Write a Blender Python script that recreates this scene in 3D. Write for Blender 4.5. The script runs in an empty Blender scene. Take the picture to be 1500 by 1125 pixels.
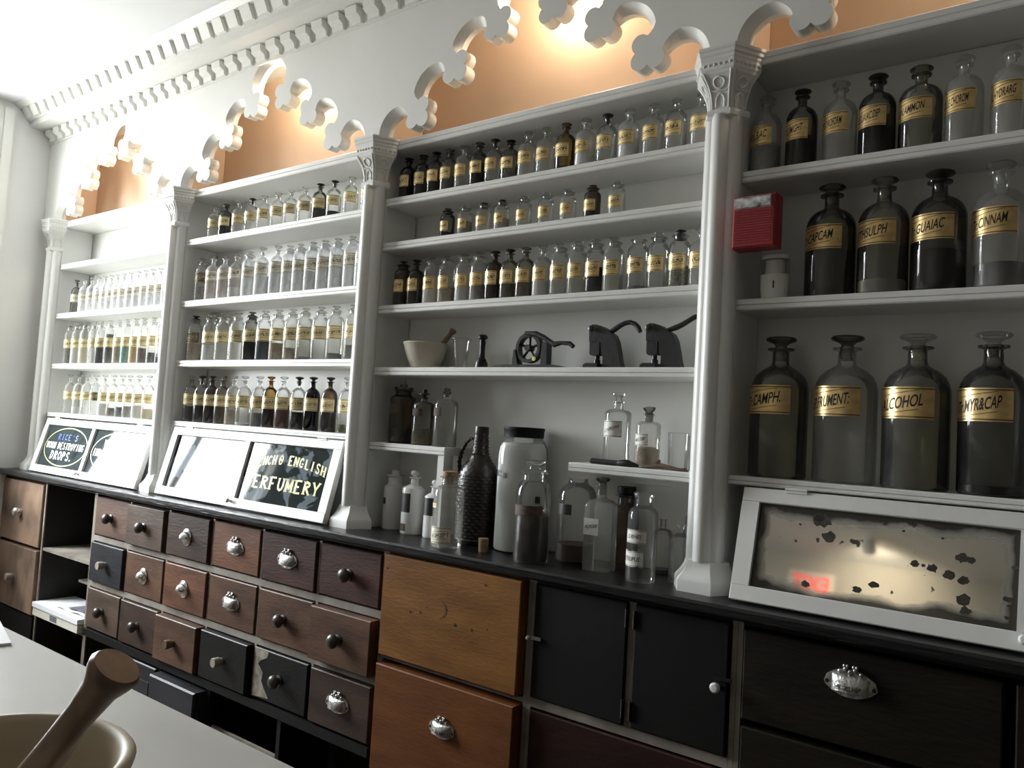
import bpy, math, random
from mathutils import Vector, Matrix
from mathutils.geometry import tessellate_polygon
random.seed(7)
PI = math.pi
scene = bpy.context.scene
COL = scene.collection

# ------------------------------------------------------------------ camera
FPX = 1158.85
CAM = Vector((0.0, -1.9, 1.31))
RGT = Vector((0.79679338, 0.60133076, 0.05934324))
UPV = Vector((-0.0130227, -0.08109734, 0.99662111))
FWD = Vector((-0.60411151, 0.79487391, 0.05678687))
cd = bpy.data.cameras.new('camera')
cam = bpy.data.objects.new('camera', cd)
COL.objects.link(cam)
cd.sensor_fit = 'HORIZONTAL'
cd.sensor_width = 36.0
cd.lens = FPX / 1500 * 36
cd.clip_start = 0.02
m = Matrix.Identity(4)
for i in range(3):
    m[i][0] = RGT[i]; m[i][1] = UPV[i]; m[i][2] = -FWD[i]; m[i][3] = CAM[i]
cam.matrix_world = m
scene.camera = cam

# ------------------------------------------------------------------ light and exposure
scene.view_settings.view_transform = 'Standard'
scene.view_settings.look = 'None'
scene.view_settings.gamma = 1.0
scene.view_settings.use_curve_mapping = False
scene.view_settings.exposure = 0.22
scene.cycles.transparent_max_bounces = 32
scene.cycles.max_bounces = 8
scene.cycles.diffuse_bounces = 5
scene.cycles.sample_clamp_indirect = 6.0
world = bpy.data.worlds.new('daylight'); scene.world = world
world.use_nodes = True
bg = world.node_tree.nodes['Background']
bg.inputs[1].default_value = 38.0
# overcast sky above the horizon, darker street below it
_nt = world.node_tree
_tc = _nt.nodes.new('ShaderNodeTexCoord'); _sp = _nt.nodes.new('ShaderNodeSeparateXYZ')
_mr = _nt.nodes.new('ShaderNodeMapRange'); _mr.inputs[1].default_value = -0.03; _mr.inputs[2].default_value = 0.03
_mx = _nt.nodes.new('ShaderNodeMix'); _mx.data_type = 'RGBA'
_mx.inputs['A'].default_value = (0.38, 0.38, 0.36, 1); _mx.inputs['B'].default_value = (0.93, 0.97, 1.0, 1)
_nt.links.new(_tc.outputs['Generated'], _sp.inputs[0]); _nt.links.new(_sp.outputs[2], _mr.inputs[0])
_nt.links.new(_mr.outputs[0], _mx.inputs['Factor']); _nt.links.new(_mx.outputs['Result'], bg.inputs[0])
# the shop window in the side wall lets the daylight in
WIN_Y0, WIN_Y1, WIN_Z0, WIN_Z1 = -1.56, -0.43, 1.02, 2.80
XWALL = -4.74
pl = bpy.data.lights.new('window_daylight_portal', 'AREA')
pl.shape = 'RECTANGLE'; pl.size = WIN_Y1 - WIN_Y0; pl.size_y = WIN_Z1 - WIN_Z0
pl.cycles.is_portal = True
po = bpy.data.objects.new('window_daylight_portal', pl); COL.objects.link(po)
po.matrix_world = Matrix.Translation((XWALL - 0.12, (WIN_Y0 + WIN_Y1) / 2, (WIN_Z0 + WIN_Z1) / 2)) @ Matrix(((0, 0, -1, 0), (1, 0, 0, 0), (0, 1, 0, 0), (0, 0, 0, 1))).to_4x4()
LAMP_W = 5.5            # warm lamp in each arched niche
LAMP_COL = (1.0, 0.83, 0.60)

# ------------------------------------------------------------------ pixel helpers (directions only)
def project(P):
    q = Vector(P) - CAM
    w = q.dot(FWD)
    return 750 + FPX * q.dot(RGT) / w, 562.5 - FPX * q.dot(UPV) / w
def ray(x, y): return (x - 750) / FPX * RGT + (562.5 - y) / FPX * UPV + FWD
def on_y(x, y, Y):
    d = ray(x, y); return CAM + d * ((Y - CAM.y) / d.y)
def on_z(x, y, Z):
    d = ray(x, y); return CAM + d * ((Z - CAM.z) / d.z)
def x_from_left_edge(px, R, Y, zm):
    """X of an upright cylinder standing at depth Y whose left outline is at pixel column px"""
    lo, hi = -5.0, 1.5
    for _ in range(40):
        c = (lo + hi) / 2
        l = min(project((c + R * math.cos(t * PI / 12), Y + R * math.sin(t * PI / 12), zm))[0] for t in range(24))
        if l < px: lo = c
        else: hi = c
    return (lo + hi) / 2

# ------------------------------------------------------------------ materials
MATS = {}
def new_mat(name):
    mt = bpy.data.materials.new(name); mt.use_nodes = True
    nt = mt.node_tree
    MATS[name] = mt
    return mt, nt, nt.nodes['Principled BSDF']
def paint(name, col, rough=0.5, metal=0.0, var=0.08, scale=6.0, bump=0.0, spec=0.5, col2=None, stretch=(1, 1, 1), detail=4.0, bscale=None, rnd=False):
    """plain procedural surface: colour with slight mottling, optional relief"""
    if name in MATS: return MATS[name]
    mt, nt, b = new_mat(name)
    b.inputs['Roughness'].default_value = rough
    b.inputs['Metallic'].default_value = metal
    b.inputs['Specular IOR Level'].default_value = spec
    tc = nt.nodes.new('ShaderNodeTexCoord')
    mp = nt.nodes.new('ShaderNodeMapping'); mp.inputs['Scale'].default_value = stretch
    nt.links.new(tc.outputs['Object'], mp.inputs[0])
    vec = mp.outputs[0]
    if rnd:
        oi = nt.nodes.new('ShaderNodeObjectInfo')
        sc_ = nt.nodes.new('ShaderNodeMath'); sc_.operation = 'MULTIPLY'; sc_.inputs[1].default_value = 37.0
        nt.links.new(oi.outputs['Random'], sc_.inputs[0])
        ad = nt.nodes.new('ShaderNodeVectorMath'); ad.operation = 'ADD'
        nt.links.new(vec, ad.inputs[0]); nt.links.new(sc_.outputs[0], ad.inputs[1]); vec = ad.outputs[0]
    nz = nt.nodes.new('ShaderNodeTexNoise'); nz.inputs['Scale'].default_value = scale; nz.inputs['Detail'].default_value = detail
    nt.links.new(vec, nz.inputs['Vector'])
    mx = nt.nodes.new('ShaderNodeMix'); mx.data_type = 'RGBA'
    c2 = col2 or tuple(max(0, c * (1 - 2 * var)) for c in col)
    mx.inputs['A'].default_value = (*c2, 1); mx.inputs['B'].default_value = (*col, 1)
    rp = nt.nodes.new('ShaderNodeMapRange'); rp.inputs[1].default_value = 0.3; rp.inputs[2].default_value = 0.65
    nt.links.new(nz.outputs[0], rp.inputs[0]); nt.links.new(rp.outputs[0], mx.inputs['Factor'])
    nt.links.new(mx.outputs['Result'], b.inputs['Base Color'])
    if bump:
        bn = nt.nodes.new('ShaderNodeBump'); bn.inputs['Strength'].default_value = bump; bn.inputs['Distance'].default_value = 0.003
        n2 = nt.nodes.new('ShaderNodeTexNoise'); n2.inputs['Scale'].default_value = bscale or scale * 4; n2.inputs['Detail'].default_value = 5
        nt.links.new(vec, n2.inputs['Vector'])
        nt.links.new(n2.outputs[0], bn.inputs['Height']); nt.links.new(bn.outputs[0], b.inputs['Normal'])
    return mt
def emit(name, col, strength):
    mt, nt, b = new_mat(name)
    b.inputs['Base Color'].default_value = (*col, 1)
    b.inputs['Emission Color'].default_value = (*col, 1); b.inputs['Emission Strength'].default_value = strength
    return mt
def glass(name, tint, edge, dust=0.06, rough=0.03, refl=1.0, dustcol=(0.8, 0.8, 0.78)):
    """thin-walled glass: tinted transmission, denser towards the outline, surface reflection, a film of dust"""
    if name in MATS: return MATS[name]
    mt = bpy.data.materials.new(name); mt.use_nodes = True; MATS[name] = mt
    nt = mt.node_tree; nt.nodes.remove(nt.nodes['Principled BSDF'])
    out = nt.nodes['Material Output']
    lw = nt.nodes.new('ShaderNodeLayerWeight'); lw.inputs[0].default_value = 0.35
    mx = nt.nodes.new('ShaderNodeMix'); mx.data_type = 'RGBA'
    mx.inputs['A'].default_value = (*tint, 1); mx.inputs['B'].default_value = (*edge, 1)
    nt.links.new(lw.outputs['Facing'], mx.inputs['Factor'])
    tr = nt.nodes.new('ShaderNodeBsdfTransparent'); nt.links.new(mx.outputs['Result'], tr.inputs[0])
    df = nt.nodes.new('ShaderNodeBsdfDiffuse'); df.inputs[0].default_value = (*dustcol, 1)
    nz = nt.nodes.new('ShaderNodeTexNoise'); nz.inputs['Scale'].default_value = 14; nz.inputs['Detail'].default_value = 4
    tc = nt.nodes.new('ShaderNodeTexCoord'); nt.links.new(tc.outputs['Object'], nz.inputs['Vector'])
    mr = nt.nodes.new('ShaderNodeMapRange'); mr.inputs[1].default_value = 0.3; mr.inputs[2].default_value = 0.7
    mr.inputs[3].default_value = dust * 0.5; mr.inputs[4].default_value = dust * 1.5
    nt.links.new(nz.outputs[0], mr.inputs[0])
    m1 = nt.nodes.new('ShaderNodeMixShader'); nt.links.new(mr.outputs[0], m1.inputs[0])
    nt.links.new(tr.outputs[0], m1.inputs[1]); nt.links.new(df.outputs[0], m1.inputs[2])
    gl = nt.nodes.new('ShaderNodeBsdfGlossy'); gl.inputs['Roughness'].default_value = rough
    fr = nt.nodes.new('ShaderNodeFresnel'); fr.inputs[0].default_value = 1.5
    mu = nt.nodes.new('ShaderNodeMath'); mu.operation = 'MULTIPLY'; mu.inputs[1].default_value = refl
    nt.links.new(fr.outputs[0], mu.inputs[0])
    m2 = nt.nodes.new('ShaderNodeMixShader'); nt.links.new(mu.outputs[0], m2.inputs[0])
    nt.links.new(m1.outputs[0], m2.inputs[1]); nt.links.new(gl.outputs[0], m2.inputs[2])
    nt.links.new(m2.outputs[0], out.inputs[0])
    return mt
def label_mat(name, col, col2, metal, rough, ink=(0.05, 0.035, 0.02), script=True, torn=0.0):
    """printed bottle label: ground colour, border rules, a slanted line of faded lettering too small to read"""
    mt, nt, b = new_mat(name)
    N = nt.nodes.new; L = nt.links.new
    b.inputs['Metallic'].default_value = metal; b.inputs['Roughness'].default_value = rough
    uv = N('ShaderNodeTexCoord'); sp = N('ShaderNodeSeparateXYZ'); L(uv.outputs['UV'], sp.inputs[0])
    oi = N('ShaderNodeObjectInfo')
    def M(op, a, bb=None, clamp=False):
        n = N('ShaderNodeMath'); n.operation = op; n.use_clamp = clamp
        for i, v in enumerate((a, bb)):
            if v is None: continue
            if isinstance(v, (int, float)): n.inputs[i].default_value = v
            else: L(v, n.inputs[i])
        return n.outputs[0]
    u, v = sp.outputs[0], sp.outputs[1]
    nz = N('ShaderNodeTexNoise'); nz.inputs['Scale'].default_value = 3.5; nz.inputs['Detail'].default_value = 5
    off = N('ShaderNodeCombineXYZ'); r60 = M('MULTIPLY', oi.outputs['Random'], 61.0)
    L(M('ADD', u, r60), off.inputs[0]); L(v, off.inputs[1]); L(r60, off.inputs[2]); L(off.outputs[0], nz.inputs['Vector'])
    mx = N('ShaderNodeMix'); mx.data_type = 'RGBA'; mx.inputs['A'].default_value = (*col2, 1); mx.inputs['B'].default_value = (*col, 1)
    mr = N('ShaderNodeMapRange'); mr.inputs[1].default_value = 0.35; mr.inputs[2].default_value = 0.6; L(nz.outputs[0], mr.inputs[0]); L(mr.outputs[0], mx.inputs['Factor'])
    dv = M('ABSOLUTE', M('SUBTRACT', v, 0.5)); du = M('ABSOLUTE', M('SUBTRACT', u, 0.5))
    mask = M('MULTIPLY', M('LESS_THAN', M('ABSOLUTE', M('SUBTRACT', dv, 0.44)), 0.022), 0.8)
    if script:
        w = M('SUBTRACT', M('SUBTRACT', v, 0.5), M('MULTIPLY', M('SUBTRACT', u, 0.5), 0.22))
        aw = M('ABSOLUTE', w)
        n2 = N('ShaderNodeTexNoise'); n2.inputs['Scale'].default_value = 1.0; n2.inputs['Detail'].default_value = 1.5
        cc = N('ShaderNodeCombineXYZ'); L(M('ADD', M('MULTIPLY', u, 26.0), M('ADD', M('MULTIPLY', w, 9.0), r60)), cc.inputs[0]); L(M('MULTIPLY', w, 11.0), cc.inputs[1]); L(r60, cc.inputs[2])
        L(cc.outputs[0], n2.inputs['Vector'])
        txt = M('MULTIPLY', M('MULTIPLY', M('GREATER_THAN', n2.outputs[0], 0.50), M('LESS_THAN', aw, 0.13)), M('LESS_THAN', du, 0.40))
        rule = M('MULTIPLY', M('LESS_THAN', M('ABSOLUTE', M('SUBTRACT', aw, 0.22)), 0.016), M('LESS_THAN', du, 0.4))
        mask = M('MAXIMUM', mask, M('MAXIMUM', M('MULTIPLY', txt, 0.95), M('MULTIPLY', rule, 0.7)))
    m2 = N('ShaderNodeMix'); m2.data_type = 'RGBA'; L(mask, m2.inputs['Factor']); L(mx.outputs['Result'], m2.inputs['A']); m2.inputs['B'].default_value = (*ink, 1)
    L(m2.outputs['Result'], b.inputs['Base Color'])
    return mt

WHITE = paint('white_gloss_paint', (0.80, 0.80, 0.77), 0.38, var=0.03, scale=3, bump=0.25, bscale=30)
WALLP = paint('white_wall_paint', (0.80, 0.80, 0.78), 0.7, var=0.02, scale=2, bump=0.15, bscale=60)
REARP = paint('grey_plaster', (0.44, 0.43, 0.40), 0.7, var=0.03, scale=2)
DIMWALL = paint('grey_brown_panelling', (0.11, 0.09, 0.075), 0.6, var=0.1, scale=3)
CEILP = paint('ceiling_paint', (0.80, 0.82, 0.84), 0.8, var=0.02, scale=2)
FLOORP = paint('dark_floor_boards', (0.11, 0.07, 0.045), 0.45, var=0.3, scale=3, stretch=(0.6, 8, 1))
PEACH = paint('peach_plaster', (0.60, 0.445, 0.335), 0.75, var=0.05, scale=2.5, bump=0.3, bscale=9)
BLACKTOP = paint('black_varnished_worktop', (0.018, 0.018, 0.019), 0.30, col2=(0.006, 0.006, 0.006), spec=0.35, scale=5, stretch=(0.7, 6, 6), bump=0.5, bscale=24)
CARCASS = paint('worn_grey_brown_rails', (0.30, 0.27, 0.23), 0.6, col2=(0.16, 0.135, 0.11), scale=9, stretch=(1, 1, 1), bump=0.4, bscale=40)
DARKIN = paint('shade_dark_wood', (0.022, 0.020, 0.018), 0.7, var=0.25, scale=5)  # shade inside the open cabinets is put into this colour
BLACKDOOR = paint('black_painted_wood', (0.0075, 0.0072, 0.0068), 0.55, var=0.25, scale=4, bump=0.3, bscale=20, spec=0.22)
MARBLE = paint('pale_marble', (0.54, 0.54, 0.51), 0.34, col2=(0.40, 0.40, 0.385), scale=1.3, detail=8, stretch=(1, 2.2, 1))
IRON = paint('black_cast_iron', (0.012, 0.012, 0.012), 0.38, var=0.3, scale=20, bump=0.4, bscale=60)
SILVER = paint('tarnished_silver_plate', (0.78, 0.77, 0.73), 0.33, metal=0.75, var=0.3, scale=45, bump=0.7, bscale=120)
STEELK = paint('polished_knob_metal', (0.82, 0.82, 0.80), 0.2, metal=0.85, var=0.1, scale=20)
DARKK = paint('dark_turned_wood', (0.050, 0.042, 0.036), 0.35, var=0.3, scale=20)
BROWNK = paint('brown_turned_wood', (0.13, 0.085, 0.055), 0.4, var=0.3, scale=20)
PORCE = paint('white_porcelain', (0.80, 0.80, 0.78), 0.18, var=0.02)
STONEW = paint('cream_stoneware', (0.60, 0.55, 0.45), 0.45, var=0.06, scale=10)
MORT = paint('buff_stoneware', (0.50, 0.43, 0.31), 0.55, var=0.08, scale=7, bump=0.15)
PESTW = paint('dark_pestle_wood', (0.22, 0.14, 0.085), 0.33, col2=(0.10, 0.06, 0.04), scale=5, stretch=(6, 6, 0.8))
CORK = paint('cork', (0.42, 0.27, 0.14), 0.85, var=0.25, scale=40, bump=0.5, bscale=120)
WICKER = paint('dark_wicker', (0.030, 0.022, 0.015), 0.38, col2=(0.006, 0.005, 0.004), scale=60)
REDP = paint('alarm_red_plastic', (0.27, 0.014, 0.020), 0.42, var=0.05)
WPLAS = paint('white_plastic', (0.75, 0.74, 0.70), 0.35, var=0.02)
CLEARP = paint('strobe_lens', (0.85, 0.86, 0.86), 0.15, metal=0.3, var=0.4, scale=60, bump=0.8, bscale=90)
PAPER = paint('white_paper', (0.80, 0.81, 0.83), 0.7, var=0.03)
GREYPRINT = paint('grey_print', (0.20, 0.21, 0.24), 0.7, var=0.3, scale=20)
BOOKC = paint('cream_book_edge', (0.68, 0.65, 0.56), 0.7, var=0.08, scale=20, stretch=(1, 1, 12))
INK = paint('black_ink', (0.012, 0.010, 0.009), 0.5, var=0.0)
LAMPW = paint('lamp_white_metal', (0.75, 0.75, 0.74), 0.4)
BULB = emit('warm_bulb', (1.0, 0.72, 0.40), 18.0)
GOLDT = paint('gold_sign_paint', (0.72, 0.66, 0.20), 0.4, var=0.12, scale=30)
BLUET = paint('blue_sign_paint', (0.07, 0.15, 0.50), 0.4, var=0.15, scale=30)
WHITET = paint('white_sign_paint', (0.85, 0.86, 0.84), 0.4, var=0.05, scale=30)
OVALG = paint('dull_gold_line', (0.58, 0.55, 0.26), 0.4, var=0.1, scale=30)
BLOTCH = paint('desilvered_patch', (0.050, 0.042, 0.030), 0.55, var=0.3, scale=50)
REDEXIT = emit('exit_red', (1.0, 0.06, 0.05), 0.9)
CT_STAIN = paint('dark_wood_stain', (0.07, 0.035, 0.015), 0.6)
PEEL = paint('flaked_cream_paint', (0.40, 0.36, 0.28), 0.7, var=0.3, scale=40)
WOODS = {}
for nm, a, b_ in [('pinkish', (0.165, 0.098, 0.072), (0.085, 0.052, 0.041)), ('greyish', (0.115, 0.080, 0.060), (0.058, 0.043, 0.034)),
                  ('dark', (0.066, 0.042, 0.031), (0.034, 0.023, 0.019)), ('reddish', (0.175, 0.080, 0.046), (0.080, 0.040, 0.026)),
                  ('plum', (0.080, 0.038, 0.030), (0.040, 0.021, 0.018)), ('slate', (0.028, 0.029, 0.034), (0.015, 0.015, 0.017)),
                  ('brown', (0.140, 0.074, 0.046), (0.060, 0.035, 0.025)), ('black', (0.010, 0.010, 0.010), (0.006, 0.006, 0.006)),
                  ('tan', (0.310, 0.205, 0.140), (0.070, 0.050, 0.040)), ('amber', (0.255, 0.115, 0.030), (0.165, 0.068, 0.018)),
                  ('orange_brown', (0.180, 0.066, 0.019), (0.115, 0.040, 0.013)), ('maroon', (0.034, 0.012, 0.009), (0.018, 0.008, 0.007)),
                  ('umber', (0.020, 0.015, 0.010), (0.011, 0.0085, 0.0065))]:
    WOODS[nm] = paint('drawer_wood_' + nm, a, 0.45, col2=b_, spec=0.24, scale=4.0 if nm != 'tan' else 7.0, stretch=(1.0, 1.0, 4.0) if nm != 'tan' else (1, 1, 0.7), detail=7, bump=0.35, bscale=35, rnd=True)
GL = {'clear': glass('clear_glass', (0.975, 0.98, 0.975), (0.78, 0.80, 0.79), 0.035, refl=0.7),
      'dusty': glass('dusty_glass', (0.95, 0.95, 0.93), (0.80, 0.80, 0.78), 0.15, refl=0.6, dustcol=(0.85, 0.85, 0.83)),
      'milky': glass('milky_glass', (0.95, 0.96, 0.97), (0.86, 0.87, 0.88), 0.32, refl=0.5, dustcol=(0.88, 0.88, 0.88)),
      'amber': glass('amber_glass', (0.72, 0.55, 0.28), (0.30, 0.20, 0.08), 0.04),
      'brown': glass('brown_glass', (0.42, 0.30, 0.20), (0.12, 0.08, 0.05), 0.04),
      'smoke': glass('smoky_glass', (0.62, 0.62, 0.58), (0.22, 0.22, 0.20), 0.03),
      'olive': glass('olive_grey_glass', (0.80, 0.79, 0.70), (0.36, 0.35, 0.29), 0.07),
      'pane': glass('window_pane_glass', (0.98, 0.985, 0.985), (0.9, 0.92, 0.92), 0.0),
      'black': paint('black_glass', (0.006, 0.006, 0.006), 0.08, var=0.0)}
LAB = {'gold': label_mat('gold_label', (0.95, 0.75, 0.38), (0.82, 0.60, 0.27), 0.30, 0.36),
       'yellow': label_mat('yellow_label', (0.93, 0.79, 0.45), (0.82, 0.66, 0.33), 0.0, 0.42),
       'cream': label_mat('cream_label', (0.84, 0.79, 0.65), (0.62, 0.55, 0.42), 0.0, 0.5),
       'dark': label_mat('dark_label', (0.16, 0.12, 0.07), (0.05, 0.04, 0.03), 0.1, 0.5, ink=(0.5, 0.42, 0.25)),
       'foil': label_mat('gold_foil_label', (0.90, 0.66, 0.30), (0.74, 0.52, 0.22), 0.60, 0.34, script=False),
       'white': label_mat('white_label', (0.74, 0.73, 0.68), (0.60, 0.58, 0.52), 0.0, 0.5, script=False),
       'brownlab': label_mat('brown_stained_label', (0.105, 0.065, 0.042), (0.055, 0.035, 0.024), 0.0, 0.75, script=False),
       'blacklab': label_mat('black_label', (0.022, 0.020, 0.018), (0.014, 0.013, 0.012), 0.0, 0.45, script=False)}
def content(name, col, rough=0.7):
    return paint('contents_' + name, col, rough, var=0.18 if max(col) < 0.5 else 0.03, scale=60)
CT = {'black': content('black', (0.010, 0.009, 0.010), 0.25), 'white': content('white', (0.84, 0.84, 0.82)), 'grey': content('grey', (0.26, 0.25, 0.24)),
      'dgrey': content('dark_grey', (0.09, 0.088, 0.085)), 'tan': content('tan', (0.42, 0.33, 0.21)), 'brown': content('brown', (0.11, 0.070, 0.045)),
      'dbrown': content('dark_brown', (0.045, 0.026, 0.018), 0.3), 'red': content('red_brown', (0.13, 0.030, 0.024), 0.3), 'teal': content('teal', (0.10, 0.36, 0.36)),
      'yellow': content('yellow', (0.62, 0.45, 0.16)), 'pink': content('pinkish', (0.52, 0.42, 0.36)), 'slate': content('slate_blue', (0.10, 0.115, 0.16)),
      'green': content('olive_green', (0.16, 0.17, 0.045)), 'palegrey': content('pale_grey', (0.68, 0.67, 0.66)), 'maroon': content('maroon', (0.055, 0.020, 0.018), 0.3),
      'cream': content('cream', (0.66, 0.60, 0.45)), 'speck': paint('contents_speckled', (0.46, 0.44, 0.35), 0.8, col2=(0.12, 0.12, 0.08), scale=220)}
CNAME = {'black': 'black', 'white': 'white powder', 'grey': 'grey powder', 'dgrey': 'dark-grey', 'tan': 'tan powder', 'brown': 'brown', 'dbrown': 'dark-brown', 'red': 'red-brown',
         'teal': 'teal powder', 'yellow': 'yellow powder', 'pink': 'pinkish powder', 'slate': 'slate-blue', 'green': 'olive-green', 'palegrey': 'pale powder', 'maroon': 'maroon',
         'cream': 'cream powder', 'speck': 'speckled'}

# ------------------------------------------------------------------ mesh builder
class MB:
    def __init__(s): s.v = []; s.f = []; s.mi = []; s.cur = 0
    def add(s, vs, fs):
        o = len(s.v); s.v += [tuple(p) for p in vs]
        for f in fs: s.f.append(tuple(i + o for i in f)); s.mi.append(s.cur)
        return s
    def box(s, x0, x1, y0, y1, z0, z1):
        v = [(x0, y0, z0), (x1, y0, z0), (x1, y1, z0), (x0, y1, z0), (x0, y0, z1), (x1, y0, z1), (x1, y1, z1), (x0, y1, z1)]
        return s.add(v, [(0, 3, 2, 1), (4, 5, 6, 7), (0, 1, 5, 4), (1, 2, 6, 5), (2, 3, 7, 6), (3, 0, 4, 7)])
    def bbox(s, x0, x1, y0, y1, z0, z1, b=0.004):
        """box whose front (-Y) edges are chamfered"""
        v = [(x0, y1, z0), (x1, y1, z0), (x1, y1, z1), (x0, y1, z1), (x0, y0 + b, z0), (x1, y0 + b, z0), (x1, y0 + b, z1), (x0, y0 + b, z1),
             (x0 + b, y0, z0 + b), (x1 - b, y0, z0 + b), (x1 - b, y0, z1 - b), (x0 + b, y0, z1 - b)]
        return s.add(v, [(0, 3, 2, 1), (8, 9, 10, 11), (4, 5, 9, 8), (5, 6, 10, 9), (6, 7, 11, 10), (7, 4, 8, 11), (0, 1, 5, 4), (1, 2, 6, 5), (2, 3, 7, 6), (3, 0, 4, 7)])
    def lathe(s, prof, seg=24, c=(0, 0, 0), axis='z', sx=1.0, sy=1.0):
        """prof: (r, h) from bottom to top; r=0 ends close to a point"""
        vs, fs, rings = [], [], []
        for r, h in prof:
            if r < 1e-6:
                rings.append([len(vs)]); vs.append((0, 0, h))
            else:
                rings.append(list(range(len(vs), len(vs) + seg)))
                vs += [(r * sx * math.cos(2 * PI * i / seg), r * sy * math.sin(2 * PI * i / seg), h) for i in range(seg)]
        for a, b in zip(rings, rings[1:]):
            for i in range(seg):
                j = (i + 1) % seg
                if len(a) == 1 and len(b) == 1: continue
                if len(a) == 1: fs.append((a[0], b[j], b[i]))
                elif len(b) == 1: fs.append((a[i], a[j], b[0]))
                else: fs.append((a[i], a[j], b[j], b[i]))
        if axis == 'y': vs = [(x, -h, y) for x, y, h in vs]      # axis points to -Y
        elif axis == 'x': vs = [(h, x, y) for x, y, h in vs]
        return s.add([(x + c[0], y + c[1], z + c[2]) for x, y, z in vs], fs)
    def tube(s, pts, rad, seg=10, cap=True):
        pts = [Vector(p) for p in pts]
        rad = rad if isinstance(rad, (list, tuple)) else [rad] * len(pts)
        vs, fs = [], []
        prev = None
        for i, p in enumerate(pts):
            t = (pts[min(i + 1, len(pts) - 1)] - pts[max(i - 1, 0)]).normalized()
            if prev is None:
                a = Vector((0, 0, 1)) if abs(t.z) < 0.9 else Vector((1, 0, 0)); u = t.cross(a).normalized()
            else: u = (prev - t * prev.dot(t)).normalized()
            prev = u; w = t.cross(u)
            for k in range(seg):
                an = 2 * PI * k / seg; vs.append(p + (u * math.cos(an) + w * math.sin(an)) * rad[i])
        for i in range(len(pts) - 1):
            for k in range(seg):
                j = (k + 1) % seg; fs.append((i * seg + k, i * seg + j, (i + 1) * seg + j, (i + 1) * seg + k))
        if cap: fs.append(tuple(reversed(range(seg)))); fs.append(tuple(range((len(pts) - 1) * seg, len(pts) * seg)))
        return s.add(vs, fs)
    def prism(s, poly, d0, d1, axis='y', bev=0.0):
        """2-D polygon (concave allowed) extruded along an axis"""
        tri = tessellate_polygon([[Vector((a, b, 0)) for a, b in poly]])
        def P(a, b, d): return (a, d, b) if axis == 'y' else ((d, a, b) if axis == 'x' else (a, b, d))
        n = len(poly)
        vs = [P(a, b, d0) for a, b in poly] + [P(a, b, d1) for a, b in poly]
        fs = [tuple(t) for t in tri] + [tuple(i + n for i in reversed(t)) for t in tri]
        fs += [(i, (i + 1) % n, (i + 1) % n + n, i + n) for i in range(n)]
        return s.add(vs, fs)
    def mesh(s, name, mats, angle=35, uv=None):
        me = bpy.data.meshes.new(name); me.from_pydata(s.v, [], s.f)
        for mt in (mats if isinstance(mats, (list, tuple)) else [mats]): me.materials.append(mt)
        if any(s.mi): me.polygons.foreach_set('material_index', s.mi)
        me.polygons.foreach_set('use_smooth', [True] * len(s.f))
        me.update()
        me.set_sharp_from_angle(angle=math.radians(angle))
        if uv:
            l = me.uv_layers.new(name='UVMap')
            for lp in me.loops: l.data[lp.index].uv = uv[lp.vertex_index]
        return me
    def build(s, name, mats, parent=None, angle=35, fix=True, **kw):
        me = s.mesh(name, mats, angle)
        if fix: fix_normals(me)
        return link(name, me, parent, **kw)
import bmesh
def fix_normals(me):
    bm = bmesh.new(); bm.from_mesh(me); bmesh.ops.recalc_face_normals(bm, faces=bm.faces); bm.to_mesh(me); bm.free()
def link(name, me, parent=None, loc=None, label=None, cat=None, group=None, kind=None):
    o = bpy.data.objects.new(name, me); COL.objects.link(o)
    if parent is not None: o.parent = parent
    if loc is not None: o.location = loc
    return tag(o, label, cat, group, kind)
def tag(o, label=None, cat=None, group=None, kind=None):
    if label: o['label'] = label
    if cat: o['category'] = cat
    if group: o['group'] = group
    if kind: o['kind'] = kind
    return o
def thing(name, loc=(0, 0, 0), label=None, cat=None, group=None, rz=0, rx=0):
    o = bpy.data.objects.new(name, None); COL.objects.link(o)
    o.empty_display_size = 0.05
    o.location = loc; o.rotation_euler = (rx, 0, rz)
    return tag(o, label, cat, group)
def box(name, x0, x1, y0, y1, z0, z1, mt, parent=None, bev=0, **kw):
    b = MB()
    if bev: b.bbox(x0, x1, y0, y1, z0, z1, bev)
    else: b.box(x0, x1, y0, y1, z0, z1)
    return b.build(name, mt, parent, **kw)

_txt = {}
def text_geo(s, size, shear=0.0, bold=0.0, width=None):
    """lettering as flat polygons centred on the origin"""
    key = (s, round(size, 5), shear, bold, width)
    if key in _txt: return _txt[key]
    cu = bpy.data.curves.new('lettering', 'FONT'); cu.body = s; cu.size = size; cu.shear = shear; cu.offset = bold * size
    cu.align_x = 'CENTER'; cu.resolution_u = 3
    ob = bpy.data.objects.new('lettering', cu); COL.objects.link(ob)
    dg = bpy.context.evaluated_depsgraph_get(); dg.update()
    me = bpy.data.meshes.new_from_object(ob.evaluated_get(dg))
    vs = [(v.co.x, v.co.y) for v in me.vertices]; fs = [tuple(p.vertices) for p in me.polygons]
    bpy.data.objects.remove(ob); bpy.data.curves.remove(cu); bpy.data.meshes.remove(me)
    if vs:
        x0, x1 = min(v[0] for v in vs), max(v[0] for v in vs); y0, y1 = min(v[1] for v in vs), max(v[1] for v in vs)
        k = 1 if not width else width / (x1 - x0)
        vs = [((x - (x0 + x1) / 2) * k, y - (y0 + y1) / 2) for x, y in vs]
    _txt[key] = (vs, fs)
    return vs, fs

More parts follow.
